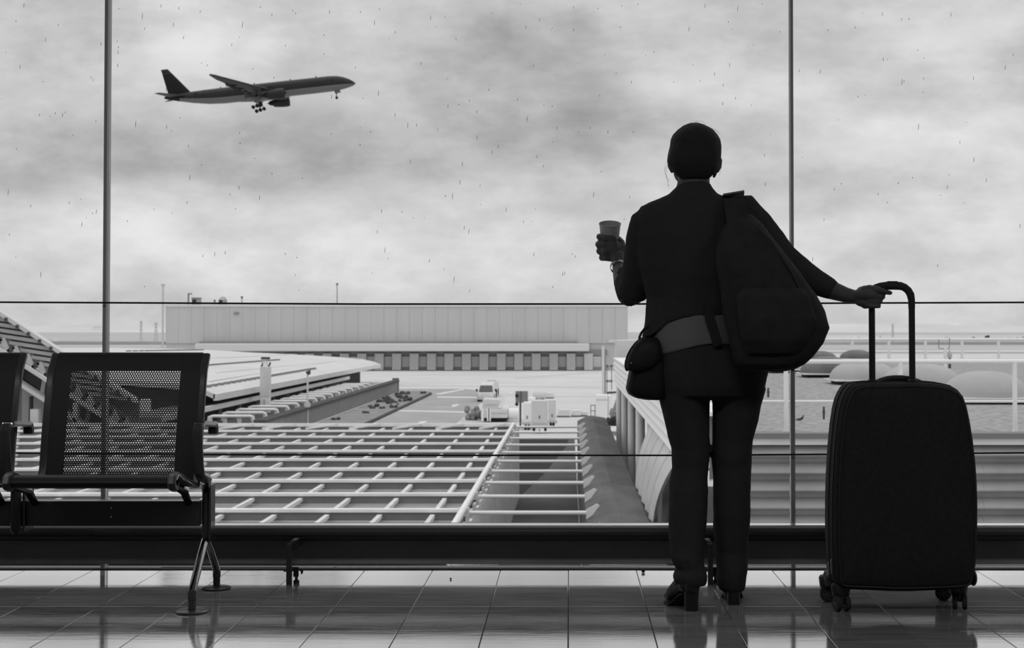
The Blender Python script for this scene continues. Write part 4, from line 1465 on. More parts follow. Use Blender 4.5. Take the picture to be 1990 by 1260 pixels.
# white boards along the left side, the lowest the widest
for k in range(5):
    z0 = -1.30 + 0.195 * k
    mb = MB().prism([(AX0 - 0.09, AY0, z0), (AX0 + 0.1, AY0, z0), (AX0 + 0.1, AY0, z0 + 0.15), (AX0 - 0.005, AY0, z0 + 0.15)], (0, 65.0 - AY0, 0))
    mb.build('side_board', M['white'], ann)
mb = MB().box(AX0 - 0.08, AX0 + 0.45, AY0, 65.3, -0.33, -0.27)
mb.build('side_coping', M['white'], ann)
MB().box(AX0 - 0.03, AX0 + 0.5, AY0, 65.2, -1.38, -1.30).build('side_sill', M['white'], ann)
MB().box(AX0 + 0.06, AX0 + 0.42, AY0 + 0.3, 65, -1.3, -0.33).build('side_backing', M['grey'], ann)
me_c = None
for k in range(7):
    y = 27.0 + 6.5 * k
    if me_c is None:
        q = MB().lathe([(0.14, GZ), (0.14, -1.38)], (2.22, y, 0), 'Z', 18).build('column', M['white'], ann, smooth=True)
        me_c = q.data
    else:
        q = bpy.data.objects.new('column', me_c); COL.objects.link(q); q.parent = ann; q.location = (0, 6.5 * k, 0)
# curved sheet sweeping from the side sill down to the concrete wall, laid in strips
n = 9
for k in range(n):
    fa, fb = k / n, (k + 0.90) / n
    rings = []
    for i in range(9):
        t_ = i / 8
        x = 1.68 + 0.30 * (t_ ** 2.0) + 0.06 * (k % 2)
        zc_ = -3.04 + 1.68 * (t_ ** 0.85)
        ya = 38.0 - 1.6 * t_
        yb = 31.0 - 3.6 * t_
        pa = Vector((x, ya + (yb - ya) * fa, zc_))
        pb = Vector((x + 0.06, ya + (yb - ya) * fb, zc_))
        rings.append([pa, pb, pb + Vector((0.06, 0, 0)), pa + Vector((0.06, 0, 0))])
    MB().loft(rings).build('sheet_strip', M['white_d'], ann, smooth=True, angle=30)
# little roof house at the far end
p0, p1 = at(1200, 690, 66), at(1262, 662, 66)
MB().box(p0.x, p1.x, 66, 70, AZ, p1.z).build('roof_house', M['white_d'], ann)


def railing(name, lab, Y, ztop, zmid, zb, xs_, x0, x1, r, rm, rp):
    t = thing(name, ((x0 + x1) / 2, Y, zb), lab, 'railing')
    MB().tube([(x0, Y, ztop), (x1, Y, ztop)], r, 10).build('top_rail', M['white'], t, smooth=True)
    MB().tube([(x0, Y, zmid), (x1, Y, zmid)], rm, 8).build('mid_rail', M['white'], t, smooth=True)
    me_ = None
    for x in xs_:
        q = MB().tube([(x, Y, zb), (x, Y, ztop)], rp, 10).lathe([(rp * 2.2, 0), (rp * 2.2, 0.015), (rp, 0.02)], (x, Y, zb), 'Z', 10).build('post', M['white'], t, smooth=True)
    return t


Y = 22.75
railing('roof_railing', 'thick white pipe railing along the near edge of the gravel roof', Y, at(0, 703, Y).z, at(0, 780.5, Y).z, AZ, [wx(1527 + 222 * k, Y) for k in range(-1, 10)], wx(1320, Y), 20, 0.036, 0.020, 0.036)
Y = 75.0
railing('roof_railing', 'far thin white railing along the rear edge of the gravel roof', Y, at(0, 660, Y).z, at(0, 684, Y).z, AZ, [wx(1656 + 71 * k, Y) for k in range(-5, 16)], wx(1290, Y), 45, 0.085, 0.06, 0.075)


def skylight(u, vb, hw, m, lab, hh=0.54):
    p = atz(u, vb, AZ)
    r = hw * p.y / F
    t = thing('dome_skylight', (p.x, p.y + r, AZ), lab, 'skylight', 'dome skylights on the gravel roof')
    c = (p.x, p.y + r, AZ)
    s_ = r * 1.02
    MB().box(c[0] - s_ * 0.80, c[0] + s_ * 0.80, c[1] - s_ * 0.80, c[1] + s_ * 0.80, AZ, AZ + 0.10).build('curb', M['black'], t)
    MB().box(c[0] - s_, c[0] + s_, c[1] - s_, c[1] + s_, AZ + 0.10, AZ + 0.14).build('flange', M['hangar_lt'], t, bevel=0.01)
    prof_ = [(r, 0.14)]
    for i in range(1, 12):
        a = math.pi / 2 * i / 12
        prof_.append((r * math.cos(a) ** 0.85, 0.14 + hh * math.sin(a)))
    prof_.append((0.02, 0.14 + hh))
    MB().lathe(prof_, c, 'Z', 28).build('dome', m, t, smooth=True)


skylight(1938, 787, 84, M['dome'], 'largest pale dome skylight, right of the suitcase by the frame edge')
skylight(1808, 760, 76, M['dome'], 'pale dome skylight behind the top right corner of the suitcase')
skylight(1690, 749, 66, M['dome'], 'streaky pale dome skylight behind the left handle tube of the suitcase')
skylight(1617, 735, 54, M['dome_d'], 'dark dome skylight below the near rail, left of the streaky pale one')
skylight(1540, 726, 44, M['dome'], 'flat far dome skylight behind the right mullion', 0.25)
skylight(1597, 706, 36, M['dome_d'], 'small far dark dome skylight right beside the backpack', 0.42)
skylight(1672, 703, 34, M['dome_d'], 'small far dark dome skylight left of the suitcase handle', 0.42)
for (u, vb, vt, lab) in ((1601, 815.5, 790.5, 'short dark vent pipe on the gravel just left of the suitcase'), (1493, 772.6, 754, 'short dark vent pipe on the gravel beside the right trouser leg')):
    p = atz(u, vb, AZ)
    k = p.y / F
    h = (vb - vt) * k
    MB().lathe([(2.0 * k, 0), (2.2 * k, h * 0.45), (3.0 * k, h * 0.55), (2.6 * k, h * 0.68), (1.8 * k, h * 0.75), (2.2 * k, h * 0.95), (1.2 * k, h)], p, 'Z', 10).build('vent_pipe', M['dark'], loc=p, smooth=True, label=lab, cat='pipe')
p = atz(1553, 818, AZ)
k = p.y / F
MB().tube([p + Vector((-7 * k, 0, 2 * k)), p + Vector((-3 * k, 0, 2.4 * k)), p + Vector((1.5 * k, 0, 2.6 * k)), p + Vector((6 * k, 0, 5 * k)), p + Vector((9.0 * k, 0, 11 * k))], [1.0 * k, 2.0 * k, 3.0 * k, 3.0 * k, 0.8 * k], 10, flat=0.9).build('curved_scrap', M['dark'], loc=p, smooth=True, label='small dark curved scrap lying on the gravel right of the mullion', cat='debris')
p = at(1838, 704, 60)
t = thing('roof_post', (p.x, 60, AZ), 'thick white post with a bent dark wire on the far gravel roof', 'post')
k = 60 / F
MB().box(p.x - 2.6 * k, p.x + 2.6 * k, 60, 60.15, AZ, at(0, 676, 60).z).build('post', M['white'], t, bevel=0.01)
MB().tube([(p.x - 12 * k, 60.1, at(0, 660, 60).z), (p.x - 12 * k, 60.1, at(0, 678, 60).z), (p.x + 8 * k, 60.1, at(0, 678, 60).z), (p.x + 9 * k, 60.1, at(0, 657, 60).z)], 0.9 * k, 6).build('wire', M['grey'], t)
MB().ell((p.x + 10 * k, 60.2, at(0, 690, 60).z), 5 * k, 5 * k, 9 * k, 10, 8).build('hood', M['hangar'], t, smooth=True)
MB().box(p.x + 8 * k, p.x + 12 * k, 60.15, 60.25, AZ, at(0, 695, 60).z).build('hood_leg', M['dark'], t)

# ---------------------------------------------------------------- inclined covered gallery at the far left
Y = 64.0
k = Y / F
gal = thing('inclined_gallery', (wx(60, Y), Y, GZ), 'inclined covered gallery with ribbed roof and truss descending at the far left', 'gallery')
DR = Vector((1, 0, -0.646)).normalized()


def gp(u, off, Yq=Y):
    """point on the sloping gallery: off px under its roof edge"""
    return at(u, 606 + 0.646 * u + off, Y) + Vector((0, Yq - Y, 0))


U0, U1 = -260, 262
MB().prism([gp(U0, 0), gp(U1, 0), gp(U1, 9), gp(U0, 9)], (0, 0.5, 0)).build('roof_edge', M['hangar_lt'], gal)
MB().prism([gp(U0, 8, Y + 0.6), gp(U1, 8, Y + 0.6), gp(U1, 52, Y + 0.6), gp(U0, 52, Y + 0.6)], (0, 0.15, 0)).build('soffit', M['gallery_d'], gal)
nr = 24
for q in range(nr):
    u = U0 + (U1 - U0) * (q + 0.5) / nr
    a_, b_ = gp(u, 9, Y + 0.3), gp(u - 84, 9 + 0.646 * 84 - 0.15 * 84, Y + 0.3)
    MB().bar(a_, b_, 0.3, 0.15).build('rafter', M['gallery'], gal)
    MB().box(gp(u, -1).x - 0.06, gp(u, -1).x + 0.06, Y - 0.06, Y + 0.3, gp(u, 11).z, gp(u, 4).z).build('bracket', M['dark'], gal)
nt_ = 22
Y2 = Y - 0.5
for q in range(nt_):
    ua, ub = U0 + (U1 - U0) * q / nt_, U0 + (U1 - U0) * (q + 1) / nt_
    MB().bar(gp(ua, 62, Y2), gp((ua + ub) / 2, 44, Y2), 0.17).build('truss_bar', M['dark'], gal)
    MB().bar(gp((ua + ub) / 2, 44, Y2), gp(ub, 62, Y2), 0.17).build('truss_bar', M['gallery'], gal)
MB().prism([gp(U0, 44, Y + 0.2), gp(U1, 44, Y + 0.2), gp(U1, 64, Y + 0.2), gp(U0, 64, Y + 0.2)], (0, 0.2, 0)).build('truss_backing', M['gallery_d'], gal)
MB().prism([gp(U0, 62), gp(U1, 62), gp(U1, 70), gp(U0, 70)], (0, -0.8, 0)).build('upper_chord', M['hangar_lt'], gal)
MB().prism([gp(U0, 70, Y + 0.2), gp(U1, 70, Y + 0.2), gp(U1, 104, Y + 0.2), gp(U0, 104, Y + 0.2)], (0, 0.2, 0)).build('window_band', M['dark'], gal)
MB().prism([gp(U0, 104), gp(U1, 104), gp(U1, 111), gp(U0, 111)], (0, -0.8, 0)).build('lower_chord', M['hangar_lt'], gal)
for q in range(13):
    u = U0 + (U1 - U0) * q / 12
    MB().bar(gp(u, 68), gp(u - 6, 108), 0.16).build('post', M['gallery'], gal)
MB().prism([gp(U0, 111, Y + 0.3), gp(U1, 111, Y + 0.3), at(U1, 850, Y) + Vector((0, 0.3, 0)), at(U0, 850, Y) + Vector((0, 0.3, 0))], (0, 0.2, 0)).build('under_wall', M['gallery'], gal)
for (u, w, v0, v1, m) in ((38, 6, 752, 850, 'gallery'), (62, 3, 770, 850, 'dark'), (150, 9, 782, 842, 'white_d'), (70, 18, 795, 830, 'white_d'), (284, 16, 775, 800, 'white'), (210, 5, 790, 850, 'dark')):
    a, b = at(u - w / 2, v1, Y - 0.5), at(u + w / 2, v0, Y - 0.5)
    MB().box(a.x, b.x, Y - 0.8, Y - 0.4, a.z, b.z).build('support', M[m], gal)

# ---------------------------------------------------------------- the aircraft
PL = thing('airliner', (0, 0, 0), 'twin engine airliner climbing through the cloudy sky with its wheels down', 'airplane')
# fuselage stations: x from the nose backwards, radius y, radius z, centre height
ST = [(37.0, 0.05, 0.05, -0.95), (36.6, 0.55, 0.5, -0.88), (35.8, 1.15, 1.05, -0.72), (34.5, 1.75, 1.65, -0.48), (32.5, 2.4, 2.35, -0.22), (30.0, 2.85, 2.85, -0.05), (27.0, 3.05, 3.05, 0.0), (20.0, 3.1, 3.1, 0.0), (0.0, 3.1, 3.1, 0.0),
      (-14.0, 3.1, 3.1, 0.0), (-20.0, 2.95, 2.85, 0.2), (-26.0, 2.3, 2.25, 0.65), (-31.0, 1.45, 1.55, 1.15), (-34.5, 0.7, 0.95, 1.5), (-36.2, 0.25, 0.55, 1.6), (-36.8, 0.08, 0.3, 1.6)]


def half(a0, a1, n=16):
    rings = []
    for (x, ry, rz, zc_) in ST:
        rings.append([Vector((x, ry * math.cos(a0 + (a1 - a0) * j / n), zc_ + rz * math.sin(a0 + (a1 - a0) * j / n))) for j in range(n + 1)])
    return rings


sp = math.radians(-20)
MB().loft(half(sp, math.pi - sp), cap=False, closed=False).build('fuselage', M['plane_up'], PL, smooth=True, angle=80)
MB().loft(half(math.pi - sp, 2 * math.pi + sp), cap=False, closed=False).build('belly', M['plane_low'], PL, smooth=True, angle=80)
mb = MB().ell((2.0, 0, -2.3), 11.5, 2.9, 1.5, 20, 10)
mb.build('wing_fairing', M['plane_low'], PL, smooth=True)


def airfoil(x_le, c, y, z, t):
    pr = [(0, 0), (0.03, 0.35), (0.12, 0.62), (0.3, 0.78), (0.55, 0.55), (0.8, 0.25), (1.0, 0.02), (0.8, -0.10), (0.5, -0.25), (0.2, -0.3), (0.05, -0.2)]
    return [Vector((x_le - c * a, y, z + t * b)) for a, b in pr]


for s in (-1, 1):
    w = MB().loft([airfoil(11.5, 15.0, s * 1.5, -2.0, 2.0), airfoil(9.0, 13.2, s * 3.4, -1.8, 1.7), airfoil(2.4, 8.2, s * 11.5, -0.75, 1.0), airfoil(-8.6, 4.4, s * 26.0, 1.7, 0.5), airfoil(-12.4, 2.2, s * 31.0, 2.6, 0.22), airfoil(-13.8, 0.8, s * 32.4, 2.85, 0.1)])
    wing = w.build('wing', M['plane_mid'], PL, smooth=True, angle=50)
    for (xa, ya2, ca, xb, yb2, cb) in ((-3.2, 3.6, 2.6, -3.2, 10.6, 2.0), (-5.4, 12.5, 1.6, -9.6, 22.0, 1.1)):
        za, zb2 = -1.9 + (ya2 - 3.4) * 0.15, -1.9 + (yb2 - 3.4) * 0.17
        MB().loft([[Vector((xa, s * ya2, za)), Vector((xa - ca, s * ya2, za - 0.9)), Vector((xa - ca * 0.3, s * ya2, za - 0.4))], [Vector((xb, s * yb2, zb2)), Vector((xb - cb, s * yb2, zb2 - 0.8)), Vector((xb - cb * 0.3, s * yb2, zb2 - 0.35))]]).build('flap', M['plane_dark'], wing)
    for yy in (7.5, 14.0, 18.5):
        zz_ = -1.7 + (yy - 3.4) * 0.16
        MB().ell((-4.4 - max(0, yy - 11) * 0.55, s * yy, zz_ - 0.35), 2.3, 0.28, 0.4, 8, 8).build('flap_fairing', M['plane_dark'], wing, smooth=True)
    ex, ey, ez = 6.4, s * 9.8, -3.4
    eng = MB().lathe([(1.55, 3.2), (1.80, 3.55), (1.98, 3.3), (2.08, 2.4), (2.05, 0.6), (1.85, -1.4), (1.55, -2.8), (1.5, -2.9), (1.2, -2.7)], (ex, ey, ez), 'X', 24).build('engine', M['plane_mid'], PL, smooth=True, angle=50)
    MB().lathe([(0.05, 2.4), (0.5, 2.0), (1.58, 1.9), (1.58, 1.7), (0.05, 1.7)], (ex, ey, ez), 'X', 20).build('fan', M['black'], eng)
    MB().lathe([(1.15, -2.6), (1.0, -3.6), (0.75, -4.4), (0.4, -4.6), (0.1, -5.2)], (ex, ey, ez), 'X', 18).build('core_nozzle', M['plane_dark'], eng, smooth=True)
    MB().loft([[Vector((ex + 1.5, ey - 0.2, ez + 1.9)), Vector((ex + 1.5, ey + 0.2, ez + 1.9)), Vector((ex - 4.5, ey + 0.2, ez + 1.5)), Vector((ex - 4.5, ey - 0.2, ez + 1.5))], [Vector((ex - 1.5, ey - 0.2, ez + 2.9)), Vector((ex - 1.5, ey + 0.2, ez + 2.9)), Vector((ex - 6.5, ey + 0.2, ez + 2.6)), Vector((ex - 6.5, ey - 0.2, ez + 2.6))]]).build('pylon', M['plane_mid'], eng)
    MB().loft([airfoil(-27.5, 6.6, s * 0.7, 1.3, 0.55), airfoil(-36.4, 2.4, s * 10.6, 1.9, 0.2)]).build('stabilizer', M['plane_mid'], PL, smooth=True, angle=50)
    # main gear bogie: strut, beam and six wheels
    gx, gy, gz = -1.4, s * 5.4, -6.3
    gear = MB().tube([(gx + 0.2, s * 4.8, -1.8), (gx, gy, gz)], [0.32, 0.22], 10).tube([(gx + 2.2, s * 3.6, -2.6), (gx + 0.1, gy, gz + 1.6)], 0.14, 8).build('main_gear', M['plane_dark'], PL, smooth=True)
    MB().tube([(gx + 1.65, gy, gz + 0.35), (gx - 1.65, gy, gz - 0.35)], 0.16, 8).build('bogie_beam', M['plane_dark'], gear, smooth=True)
    MB().prism([(gx + 1.2, gy + s * 0.5, gz + 1.4), (gx - 0.9, gy + s * 0.5, gz + 1.2), (gx - 0.6, gy + s * 0.2, gz + 3.4), (gx + 1.0, gy + s * 0.2, gz + 3.6)], (0, 0.08, 0)).build('gear_door', M['plane_low'], gear)
    for q in (-1, 0, 1):
        for e in (-1, 1):
            MB().lathe([(0.2, -0.22), (0.55, -0.24), (0.66, -0.1), (0.66, 0.1), (0.55, 0.24), (0.2, 0.22)], (gx + 1.5 * q, gy + e * 0.62, gz + 0.32 * q), 'Y', 16).build('wheel', M['tyre'], gear, smooth=True)
fin = MB()


def finsec(x_le, c, z, t):
    return [Vector((x_le - c * a, t * b, z)) for a, b in ((0, 0), (0.1, 0.6), (0.35, 1), (0.7, 0.6), (1, 0.05), (0.7, -0.6), (0.35, -1), (0.1, -0.6))]


FZ = lambda f: (-26.0 + (-34.2 + 26.0) * f, 9.0 + (2.6 - 9.0) * f, 2.1 + 10.5 * f)
fin.loft([finsec(-22.6, 12.4, 1.6, 0.30), finsec(*FZ(0.06)[:2], FZ(0.06)[2], 0.4), finsec(*FZ(0.80)[:2], FZ(0.80)[2], 0.22)])
fo = fin.build('tail_fin', M['plane_dark'], PL, smooth=True, angle=50)
MB().loft([finsec(*FZ(0.80)[:2], FZ(0.80)[2], 0.22), finsec(*FZ(1.0)[:2], FZ(1.0)[2], 0.16)]).build('fin_tip', M['plane_up'], fo, smooth=True, angle=50)
TC = [(x, ry * 1.03 + 0.01, rz * 1.03 + 0.01, zc_) for (x, ry, rz, zc_) in ST if x <= -30.0]
MB().loft([[Vector((x, ry * math.cos(2 * math.pi * j / 20), zc_ + rz * math.sin(2 * math.pi * j / 20))) for j in range(20)] for (x, ry, rz, zc_) in TC]).build('tail_cone', M['plane_dark'], PL, smooth=True, angle=80)
ng = MB().tube([(29.2, 0, -2.4), (29.0, 0, -5.6)], [0.22, 0.14], 10).tube([(30.8, 0, -2.7), (29.1, 0, -4.2)], 0.09, 8).build('nose_gear', M['plane_dark'], PL, smooth=True)
for e in (-1, 1):
    MB().lathe([(0.15, -0.16), (0.44, -0.18), (0.54, -0.08), (0.54, 0.08), (0.44, 0.18), (0.15, 0.16)], (29.0, e * 0.32, -5.7), 'Y', 16).build('wheel', M['tyre'], ng, smooth=True)
    MB().prism([(30.6, e * 0.55, -2.7), (28.4, e * 0.55, -2.8), (28.5, e * 0.7, -3.9), (30.8, e * 0.7, -3.7)], (0, 0.06, 0)).build('gear_door', M['plane_low'], ng)


def on_skin(x, z):
    for (a, b) in zip(ST[:-1], ST[1:]):
        if b[0] <= x <= a[0]:
            f = (x - a[0]) / (b[0] - a[0])
            ry, rz, zc_ = (a[i] + (b[i] - a[i]) * f for i in (1, 2, 3))
            q = max(0.0, 1 - ((z - zc_) / rz) ** 2)
            return ry * math.sqrt(q)
    return 0


for s in (-1, 1):
    mb = MB()
    x = 27.0
    while x > -26:
        if not (24.0 < x < 25.6 or 3.6 < x < 5.2 or -12.4 < x < -10.6 or 17.0 < x < 19.0):
            y = on_skin(x, 0.75)
            mb.box(x - 0.16, x + 0.16, s * y - 0.03, s * y + 0.03, 0.52, 0.98)
        x -= 0.62
    mb.build('cabin_windows', M['black'], PL, kind='stuff')
    for (x, z) in ((28.3, 0.35), (4.4, 0.3), (-11.5, 0.35), (-24.3, 0.9)):
        y = on_skin(x, z)
        MB().box(x - 0.55, x + 0.55, s * y - 0.02, s * y + 0.045, z - 0.95, z + 0.95).build('cabin_door', M['plane_up'], PL, bevel=0.03)
    y1_, y2_ = on_skin(34.4, 0.7), on_skin(33.2, 0.9)
    MB().loft([[Vector((34.7, s * 0.15, 0.75)), Vector((34.9, s * 0.15, 0.45)), Vector((34.4, s * (on_skin(34.4, 0.55) + 0.03), 0.5)), Vector((34.2, s * (on_skin(34.2, 0.9) * 0.9 + 0.03), 0.95))], [Vector((33.0, s * (on_skin(33.0, 1.3) + 0.03), 1.35)), Vector((33.0, s * (on_skin(33.0, 0.8) + 0.04), 0.75)), Vector((33.0, s * (on_skin(33.0, 0.75) + 0.02), 0.7)), Vector((33.0, s * (on_skin(33.0, 1.3) - 0.1), 1.35))]]).build('cockpit_window', M['winglass'], PL)
for (x, z) in ((12.0, 3.1), (22.0, 3.1), (-2.0, 3.1), (-15.0, 3.0)):
    MB().box(x - 0.25, x + 0.25, -0.04, 0.04, z - 0.1, z + 0.45).build('blade_aerial', M['plane_dark'], PL)
PY = 580.0
PL.rotation_euler = (math.radians(0.0), math.radians(-7.2), math.radians(5.0))
PL.location = at(506, 178, PY)

# ================================================================== THE TRAVELLER
PB = 5.27                      # depth of the body
person = thing('person', (at(1375, 900, PB).x, PB, 0), 'person seen from behind in dark jacket and trousers, holding a cup and a suitcase handle', 'person')

# --- the body: one continuous surface
mb = MB()
mb.ell(at(1350, 289, 5.255), 0.084, 0.100, 0.092, 20, 14)                       # skull
mb.ell(at(1346, 322, 5.295), 0.066, 0.070, 0.070, 16, 12)                      # face and jaw
mb.ell(at(1338, 333, 5.295), 0.0545, 0.062, 0.054, 16, 12)
mb.ell(at(1343, 350, 5.335), 0.030, 0.030, 0.022, 12, 8)                       # chin
mb.tube([at(1338, 296, 5.345), at(1336, 308, 5.375), at(1335, 316, 5.385), at(1337, 320, 5.36)], [0.008, 0.012, 0.016, 0.010], 10, True)   # nose
mb.tube([at(1322, 335, 5.352), at(1337, 334, 5.372), at(1352, 335, 5.360)], [0.006, 0.010, 0.006], 8, True)       # lips
mb.tube([at(1318, 288, 5.335), at(1336, 285, 5.352), at(1360, 288, 5.345)], [0.008, 0.010, 0.008], 8, True)       # brow
for (u, s) in ((1304, -1), (1396, 1)):                                          # ears
    mb.tube([at(u, 304, 5.262), at(u + s * 2, 312, 5.270), at(u + s * 1, 324, 5.265), at(u - s * 2, 333, 5.255)], [0.008, 0.011, 0.010, 0.007], 10, True)
ptube(mb, [(1349, 330, 5.25, 32), (1348, 352, 5.245, 31), (1347, 385, 5.245, 38), (1350, 410, 5.25, 55)], 18)       # neck
mb.loft([pring(v, a, b, y, r, 24) for (v, a, b, y, r) in ((400, 1285, 1425, 5.26, 0.07), (430, 1262, 1450, 5.26, 0.095), (500, 1258, 1452, 5.26, 0.105), (580, 1275, 1460, 5.26, 0.10), (650, 1275, 1470, 5.26, 0.105), (720, 1275, 1480, 5.26, 0.115), (775, 1290, 1474, 5.26, 0.10))])
ptube(mb, [(1280, 430, 5.26, 26), (1252, 440, 5.27, 27), (1240, 500, 5.30, 24), (1231, 568, 5.34, 22), (1226, 576, 5.35, 22), (1212, 548, 5.44, 20), (1204, 524, 5.52, 14), (1203, 512, 5.55, 13), (1201, 500, 5.57, 14)], 14)
ptube(mb, [(1420, 420, 5.26, 28), (1462, 440, 5.26, 27), (1520, 504, 5.25, 25), (1553, 530, 5.245, 24), (1612, 563, 5.22, 19), (1645, 574, 5.21, 15), (1662, 577, 5.205, 13), (1676, 576, 5.20, 15)], 14)
for (uh, uk, ua, yk, ya) in ((1336, 1340, 1338, 5.27, 5.235), (1430, 1422, 1420, 5.29, 5.35)):
    ptube(mb, [(uh, 770, 5.265, 36), (uh * 0.4 + uk * 0.6, 850, 5.275, 28), (uk, 920, 5.262 if uk < 1400 else 5.300, 23), (uk, 1000, 5.255 if uk < 1400 else 5.314, 22), (ua, 1090, ya, 18), (ua, 1145, ya + 0.0, 17), (ua, 1156, ya + 0.08, 15)], 14)
# left hand: palm behind the cup, fingers round its far side, thumb up the inner side
CY_ = 5.63
ptube(mb, [(1203, 508, 5.565, 12), (1199, 497, 5.575, 15), (1194, 484, 5.580, 16), (1192, 474, 5.582, 13)], 12, 0.75)
ptube(mb, [(1204, 500, 5.57, 10), (1196, 490, 5.578, 13), (1180, 488, 5.584, 12)], 12, 0.8)
for (vv, u0, u1, r, dv) in ((462, 1192, 1163.5, 6.6, -2), (475, 1190, 1161.5, 6.8, 0), (488, 1190, 1163, 6.4, 0), (500, 1191, 1167.5, 5.6, 1)):
    ptube(mb, [(u0, vv + 3, 5.578, r + 1), ((u0 + u1) / 2, vv + 2, 5.582, r + 0.5), (u1 + 2, vv + 1 + dv, 5.603, r), (u1 + 1.0, vv + dv, 5.645, r - 0.4), (u1 + 10, vv + dv, 5.682, r - 1.0), (u1 + 19, vv + dv, 5.690, r - 1.4)], 10)
ptube(mb, [(1207, 496, 5.575, 8.5), (1210, 482, 5.59, 7.5), (1208, 471, 5.61, 6.6), (1203, 465, 5.635, 5.8), (1197, 462, 5.66, 5.0)], 10)
# right hand: fist on the corner of the suitcase handle, index finger along the grip
HY = 5.20
ptube(mb, [(1660, 576, HY + 0.005, 13), (1672, 574, HY - 0.005, 16), (1684, 573, HY - 0.012, 17.5), (1690, 574, HY - 0.014, 16)], 14, 0.8)
ptube(mb, [(1671, 586, HY - 0.005, 11), (1684, 589, HY - 0.013, 11)], 12, 0.9)
ptube(mb, [(1678, 566, HY - 0.012, 10), (1690, 561.5, HY - 0.018, 8.5), (1706, 563, HY - 0.024, 6.6), (1719, 567, HY - 0.022, 5.2), (1730, 569.5, HY - 0.012, 4.6)], 10)
for (vv, ue, r) in ((577, 1717.5, 5.6), (586.3, 1712.0, 5.4), (595.3, 1709.0, 4.9)):
    ptube(mb, [(1680, vv - 1, HY - 0.010, r + 1.6), (1690, vv - 1, HY - 0.026, r + 0.8), (1700, vv - 0.5, HY - 0.024, r + 0.2), (ue - 1, vv, HY - 0.010, r - 0.3), (ue - 2, vv + 0.5, HY + 0.010, r - 0.8), (ue - 8, vv + 0.5, HY + 0.020, r - 1.0)], 10)
ptube(mb, [(1672, 566, HY + 0.006, 8.5), (1681, 562, HY + 0.020, 7.5), (1692, 561, HY + 0.026, 6.5), (1702, 563, HY + 0.024, 5.6)], 10)
body = mb.remesh(0.0035, 2)
bo = body.build('body', M['skin'], person, smooth=True, angle=180, fix=False)
for (u, yy) in ((1322, 5.337), (1357, 5.337)):
    MB().ell(at(u, 297, yy), 0.0105, 0.0105, 0.0095, 12, 8).build('eye', M['eye'], bo, smooth=True)
# nails
# --- hair, pinned up and short at the nape
HA = [(239.8, 1344, 1358), (242, 1333, 1367), (247, 1323.5, 1377), (254, 1314.5, 1387), (262, 1307.5, 1394), (272, 1303, 1400), (285, 1301, 1402.5), (300, 1298, 1402), (312, 1296, 1401), (320, 1297.5, 1399), (327, 1303, 1397), (333, 1308, 1393), (340, 1314, 1386), (347, 1322, 1378)]
rings = []
for (v, a, b) in HA:
    hw = (b - a) / 2 * 5.24 / F
    ry = hw * 1.08
    yc = 5.24
    if v > 275:
        f = min(1, (v - 275) / 60)
        ry = hw * (1.02 - 0.42 * f)
        yc = 5.24 - 0.030 * f
    rings.append(pring(v, a, b, yc, ry, 28))
mb = MB().loft(rings)
hm = mb.remesh(0.0045, 2, lambda p: 0.0018 * mnoise.noise(Vector((p.x * 70, p.y * 70, p.z * 14))))
ho = hm.build('hair', M['hair'], person, smooth=True, angle=180, fix=False)
mb = MB()
rnd = random.Random(4)
for (pts) in ([(1338, 242, 5.24), (1346, 233.5, 5.24), (1355, 237, 5.24), (1359, 241, 5.24)], [(1345, 242, 5.25), (1354, 235.5, 5.25), (1366, 236, 5.25), (1372, 243, 5.25)], [(1386, 253, 5.24), (1393, 254, 5.24), (1399, 262, 5.24)], [(1380, 249, 5.24), (1391, 252, 5.24), (1397, 257, 5.24)],
              [(1298, 320, 5.26), (1291, 330, 5.26), (1296, 346, 5.26), (1302, 352, 5.26)], [(1297, 312, 5.25), (1292, 322, 5.25), (1293, 338, 5.25), (1300, 362, 5.25)], [(1400, 310, 5.25), (1402, 325, 5.25), (1398, 342, 5.25)], [(1299, 318, 5.26), (1294, 336, 5.26), (1298, 350, 5.26), (1299, 368, 5.26)]):
    mb.tube([at(*p) for p in pts], 0.0003, 4)
mb.build('loose_hair', M['hair'], ho, kind='stuff')
# --- earrings
MB().tube([at(1392, 331, 5.262), at(1390, 338, 5.262), at(1387.5, 343, 5.262)], [0.004, 0.0055, 0.005], 8, True).build('earring', M['chrome_dark'], person, smooth=True)
MB().ell(at(1305, 333, 5.262), 0.004, 0.004, 0.006, 8, 6).build('earring', M['chrome_dark'], person, smooth=True)


def wrinkle(a, sc, dirz=1.0):
    return lambda p: a * mnoise.noise(Vector((p.x * sc, p.y * sc, p.z * sc * dirz))) + a * 0.5 * mnoise.noise(Vector((p.x * sc * 2.3, p.y * sc * 2.3 + 5, p.z * sc * 2.3 * dirz)))


